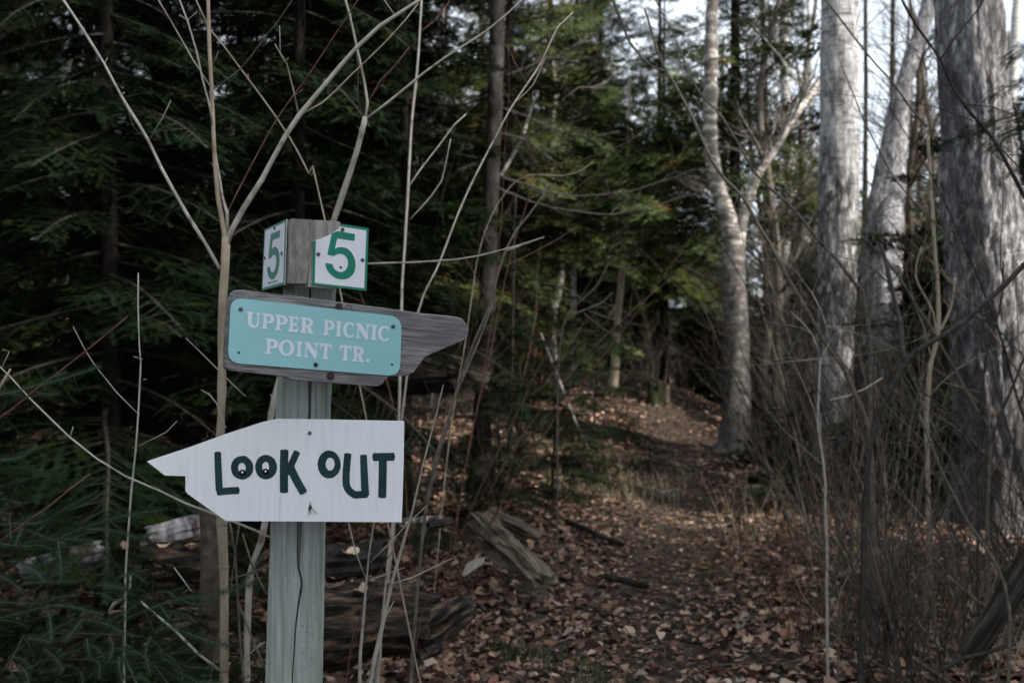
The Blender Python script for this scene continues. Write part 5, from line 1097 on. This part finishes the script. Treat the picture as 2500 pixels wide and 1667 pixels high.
GL['T'] = [[(.25, 0), (.75, 0), (.75, .07), (.66, .11), (.63, .2), (.63, .86), (.76, .85), (.88, .80), (.93, .66), (1, .66), (.98, 1), (.02, 1), (0, .66), (.07, .66), (.12, .80), (.24, .85), (.37, .86), (.37, .2), (.34, .11), (.25, .07)]]
GL['N'] = [[(0, 0), (.32, 0), (.32, .07), (.24, .11), (.21, .2), (.20, .66), (.74, -.02), (.87, -.02), (.88, .8), (.92, .89), (1, .93), (1, 1), (.68, 1), (.68, .93), (.76, .89), (.78, .8), (.78, .42), (.33, 1), (0, 1), (0, .93), (.08, .88), (.11, .8), (.11, .2), (.08, .11), (0, .07)]]
GL['U'] = [[(0, 1), (0, .93), (.09, .89), (.13, .8), (.13, .34)]+arc(.52, .33, .39, .35, 180, 350, 12)+[(.90, .8), (.94, .89), (1, .93), (1, 1), (.66, 1), (.66, .93), (.76, .89), (.79, .8), (.79, .36)]+arc(.60, .36, .20, .23, 0, -180, 8)[1:]+[(.40, .8), (.44, .89), (.53, .93), (.53, 1)]]
GL['O'] = [arc(.5, .5, .5, .52, 0, 352, 26), arc(.5, .5, .25, .40, 0, 346, 20)]
GL['C'] = [[(.90, 1.0), (.84, 1.0), (.80, .97)]+arc(.55, .50, .55, .52, 72, 310, 18)+[(1.0, .20), (.94, .26)]+arc(.62, .50, .33, .39, -52, -300, 14)[0:]+[(.86, .68), (.93, .68)]]
GL['.'] = [arc(.5, .5, .5, .5, 0, 340, 14)]
def text_line(mb, items, capA, capB, baseA, baseB, lean=-.05, bold=0):
    for ch, x0, x1 in items:
        def tp(u, v):
            x = x0+(x1-x0)*u; top = capA[1]+(capB[1]-capA[1])*(x-capA[0])/(capB[0]-capA[0]); bot = baseA[1]+(baseB[1]-baseA[1])*(x-baseA[0])/(baseB[0]-baseA[0])
            if ch == '.': top = bot-36
            y = bot+(top-bot)*v; return (x+(y-top)*lean, y)
        slab(mb, PB, B6, [[tp(*q) for q in lp] for lp in GL[ch]], .0041, .0048)
mb = MB()
text_line(mb, [('U', 230, 361), ('P', 374, 490), ('P', 498, 612), ('E', 620, 716), ('R', 733, 856), ('P', 943, 1048), ('I', 1060, 1112), ('C', 1126, 1232), ('N', 1246, 1374), ('I', 1386, 1438), ('C', 1450, 1552)], (230, 268), (1500, 403), (228, 411), (1500, 540))
text_line(mb, [('P', 408, 524), ('O', 532, 676), ('I', 694, 746), ('N', 765, 900), ('T', 911, 1022), ('T', 1094, 1204), ('R', 1212, 1322), ('.', 1335, 1368)], (410, 517), (1300, 597), (405, 658), (1300, 734))
part2('lettering', mb, M['aquatext'], npl)
for x, y in ((176, 246), (1585, 405)): screw(npl, PB, B6, x, y, .0045, M['screw'], .004)
screw(npl, PB, B6, 870, 758, .0048, M['bolt'], .004)
for x, y in ((161, 647), (1577, 758)): mb = MB(); disc(mb, PB, B6, x, y, .0026, .004, .0045, 12); part2('hole', mb, M['black'], npl)

# white LOOK OUT board -------------------------------------------------
Z2 = 'z2'; PW = Plane(Z2, 1300, 550, 2.17, R(8))
out = [(98, 458), (420, 352), (740, 236), (1040, 138), (1165, 112), (1600, 118), (2000, 127), (2207, 132), (2204, 400), (2196, 700), (2186, 955), (1500, 950), (745, 945), (580, 828), (430, 722), (412, 700), (412, 577), (243, 572)]
mb = MB(); slab(mb, PW, Z2, [out], -.019, 0); wb = part('arrow_board', mb, M['white'], SP); wb['label'] = 'white painted board cut as an arrow pointing left, hand lettered in dark green'
def brush(mb, pts, wd, h, seed, w1=None):
    r = random.Random(seed); P2 = [Vector((*q, 0)) for q in pts]; L2 = smoothline([(q, 0) for q in P2], 9); c = [q[0] for q in L2]; m = len(c); lft = []; rgt = []
    for i, p in enumerate(c):
        t = (c[min(i+1, m-1)]-c[max(i-1, 0)]).normalized(); nrm = Vector((-t.y, t.x, 0)); hw = (wd+((w1 or wd)-wd)*i/(m-1))/2; hw *= .86 if i in (0, m-1) else 1
        lft.append(p+nrm*(hw+2.2*noise.noise(Vector((i*.45, seed, 0))))); rgt.append(p-nrm*(hw+2.2*noise.noise(Vector((i*.45, seed, 9)))))
    e0 = c[0]-(c[1]-c[0]).normalized()*5; e1 = c[-1]+(c[-1]-c[-2]).normalized()*6
    if m < 2: return
    loop = [(q.x, q.y) for q in lft]+[(e1.x, e1.y)]+[(q.x, q.y) for q in rgt[::-1]]+[(e0.x, e0.y)]
    slab(mb, PW, Z2, [loop], .0001, h)
def ring_(mb, cx, cy, rx, ry, icx, icy, irx, iry, h, seed):
    o = [(cx+rx*(1+.035*noise.noise(Vector((math.cos(a)*2, math.sin(a)*2, seed))))*math.cos(a), cy+ry*(1+.05*noise.noise(Vector((math.cos(a)*2, math.sin(a)*2, seed+4))))*math.sin(a)) for a in [2*math.pi*i/36 for i in range(36)]]
    i_ = [(icx+irx*(1+.1*noise.noise(Vector((math.cos(a)*1.5, math.sin(a)*1.5, seed+8))))*math.cos(a), icy+iry*math.sin(a)) for a in [2*math.pi*i/24 for i in range(24)]]
    slab(mb, PW, Z2, [o, i_], .0001, h)
mb = MB()
brush(mb, [(677, 380), (682, 520), (690, 700)], 56, .0006, 1, 60); brush(mb, [(672, 708), (760, 698), (852, 694)], 58, .0009, 2)
ring_(mb, 877, 508, 92, 98, 876, 508, 31, 40, .0006, 3); ring_(mb, 1074, 503, 90, 101, 1071, 502, 29, 42, .0006, 5)
brush(mb, [(1224, 362), (1220, 540), (1221, 712)], 68, .0006, 7); brush(mb, [(1330, 376), (1300, 440), (1245, 560)], 56, .0009, 8); brush(mb, [(1262, 480), (1318, 600), (1384, 716)], 66, .0012, 9)
ring_(mb, 1591, 481, 95, 114, 1599, 478, 37, 53, .0006, 11)
brush(mb, [(1745, 392), (1735, 500), (1730, 600), (1742, 676), (1795, 726), (1850, 728), (1905, 724)], 60, .0006, 12); brush(mb, [(1873, 404), (1878, 540), (1888, 738)], 56, .0009, 13, 64)
brush(mb, [(1950, 421), (2040, 420), (2126, 418)], 66, .0006, 14); brush(mb, [(2031, 430), (2030, 580), (2026, 752)], 66, .0009, 15)
part2('lettering', mb, M['ink'], wb)
for (x, y) in ((881, 546), (1072, 538)):
    mb = MB(); disc(mb, PW, Z2, x, y, .0066, .0012, .0030, 18, 1); part2('pupil', mb, M['gloss'], wb)
    mb = MB(); disc(mb, PW, Z2, x, y-2, .0021, .0031, .0036, 10); part2('pupil_glint', mb, M['pupilwhite'], wb)  # the pupil's highlight put in as a small white disc
screw(wb, PW, Z2, 1432, 224, .0042, M['screw'], .0)
# split hole with raised splinters at the lower nail
mb = MB(); slab(mb, PW, Z2, [[(1436, 790), (1450, 830), (1442, 862), (1428, 870), (1420, 845), (1428, 815)]], .0001, .0006); part2('split_hole', mb, M['black'], wb)
mb = MB()
for a, b in (((1434, 785), (1440, 822)), ((1425, 850), (1424, 885)), ((1440, 850), (1442, 882)), ((1446, 832), (1490, 882))): mb.tube([PW.at(Z2, *a, .001), PW.at(Z2, *b, .004)], [.0008, .0012], 4)
part2('splinter', mb, M['pale'], wb)
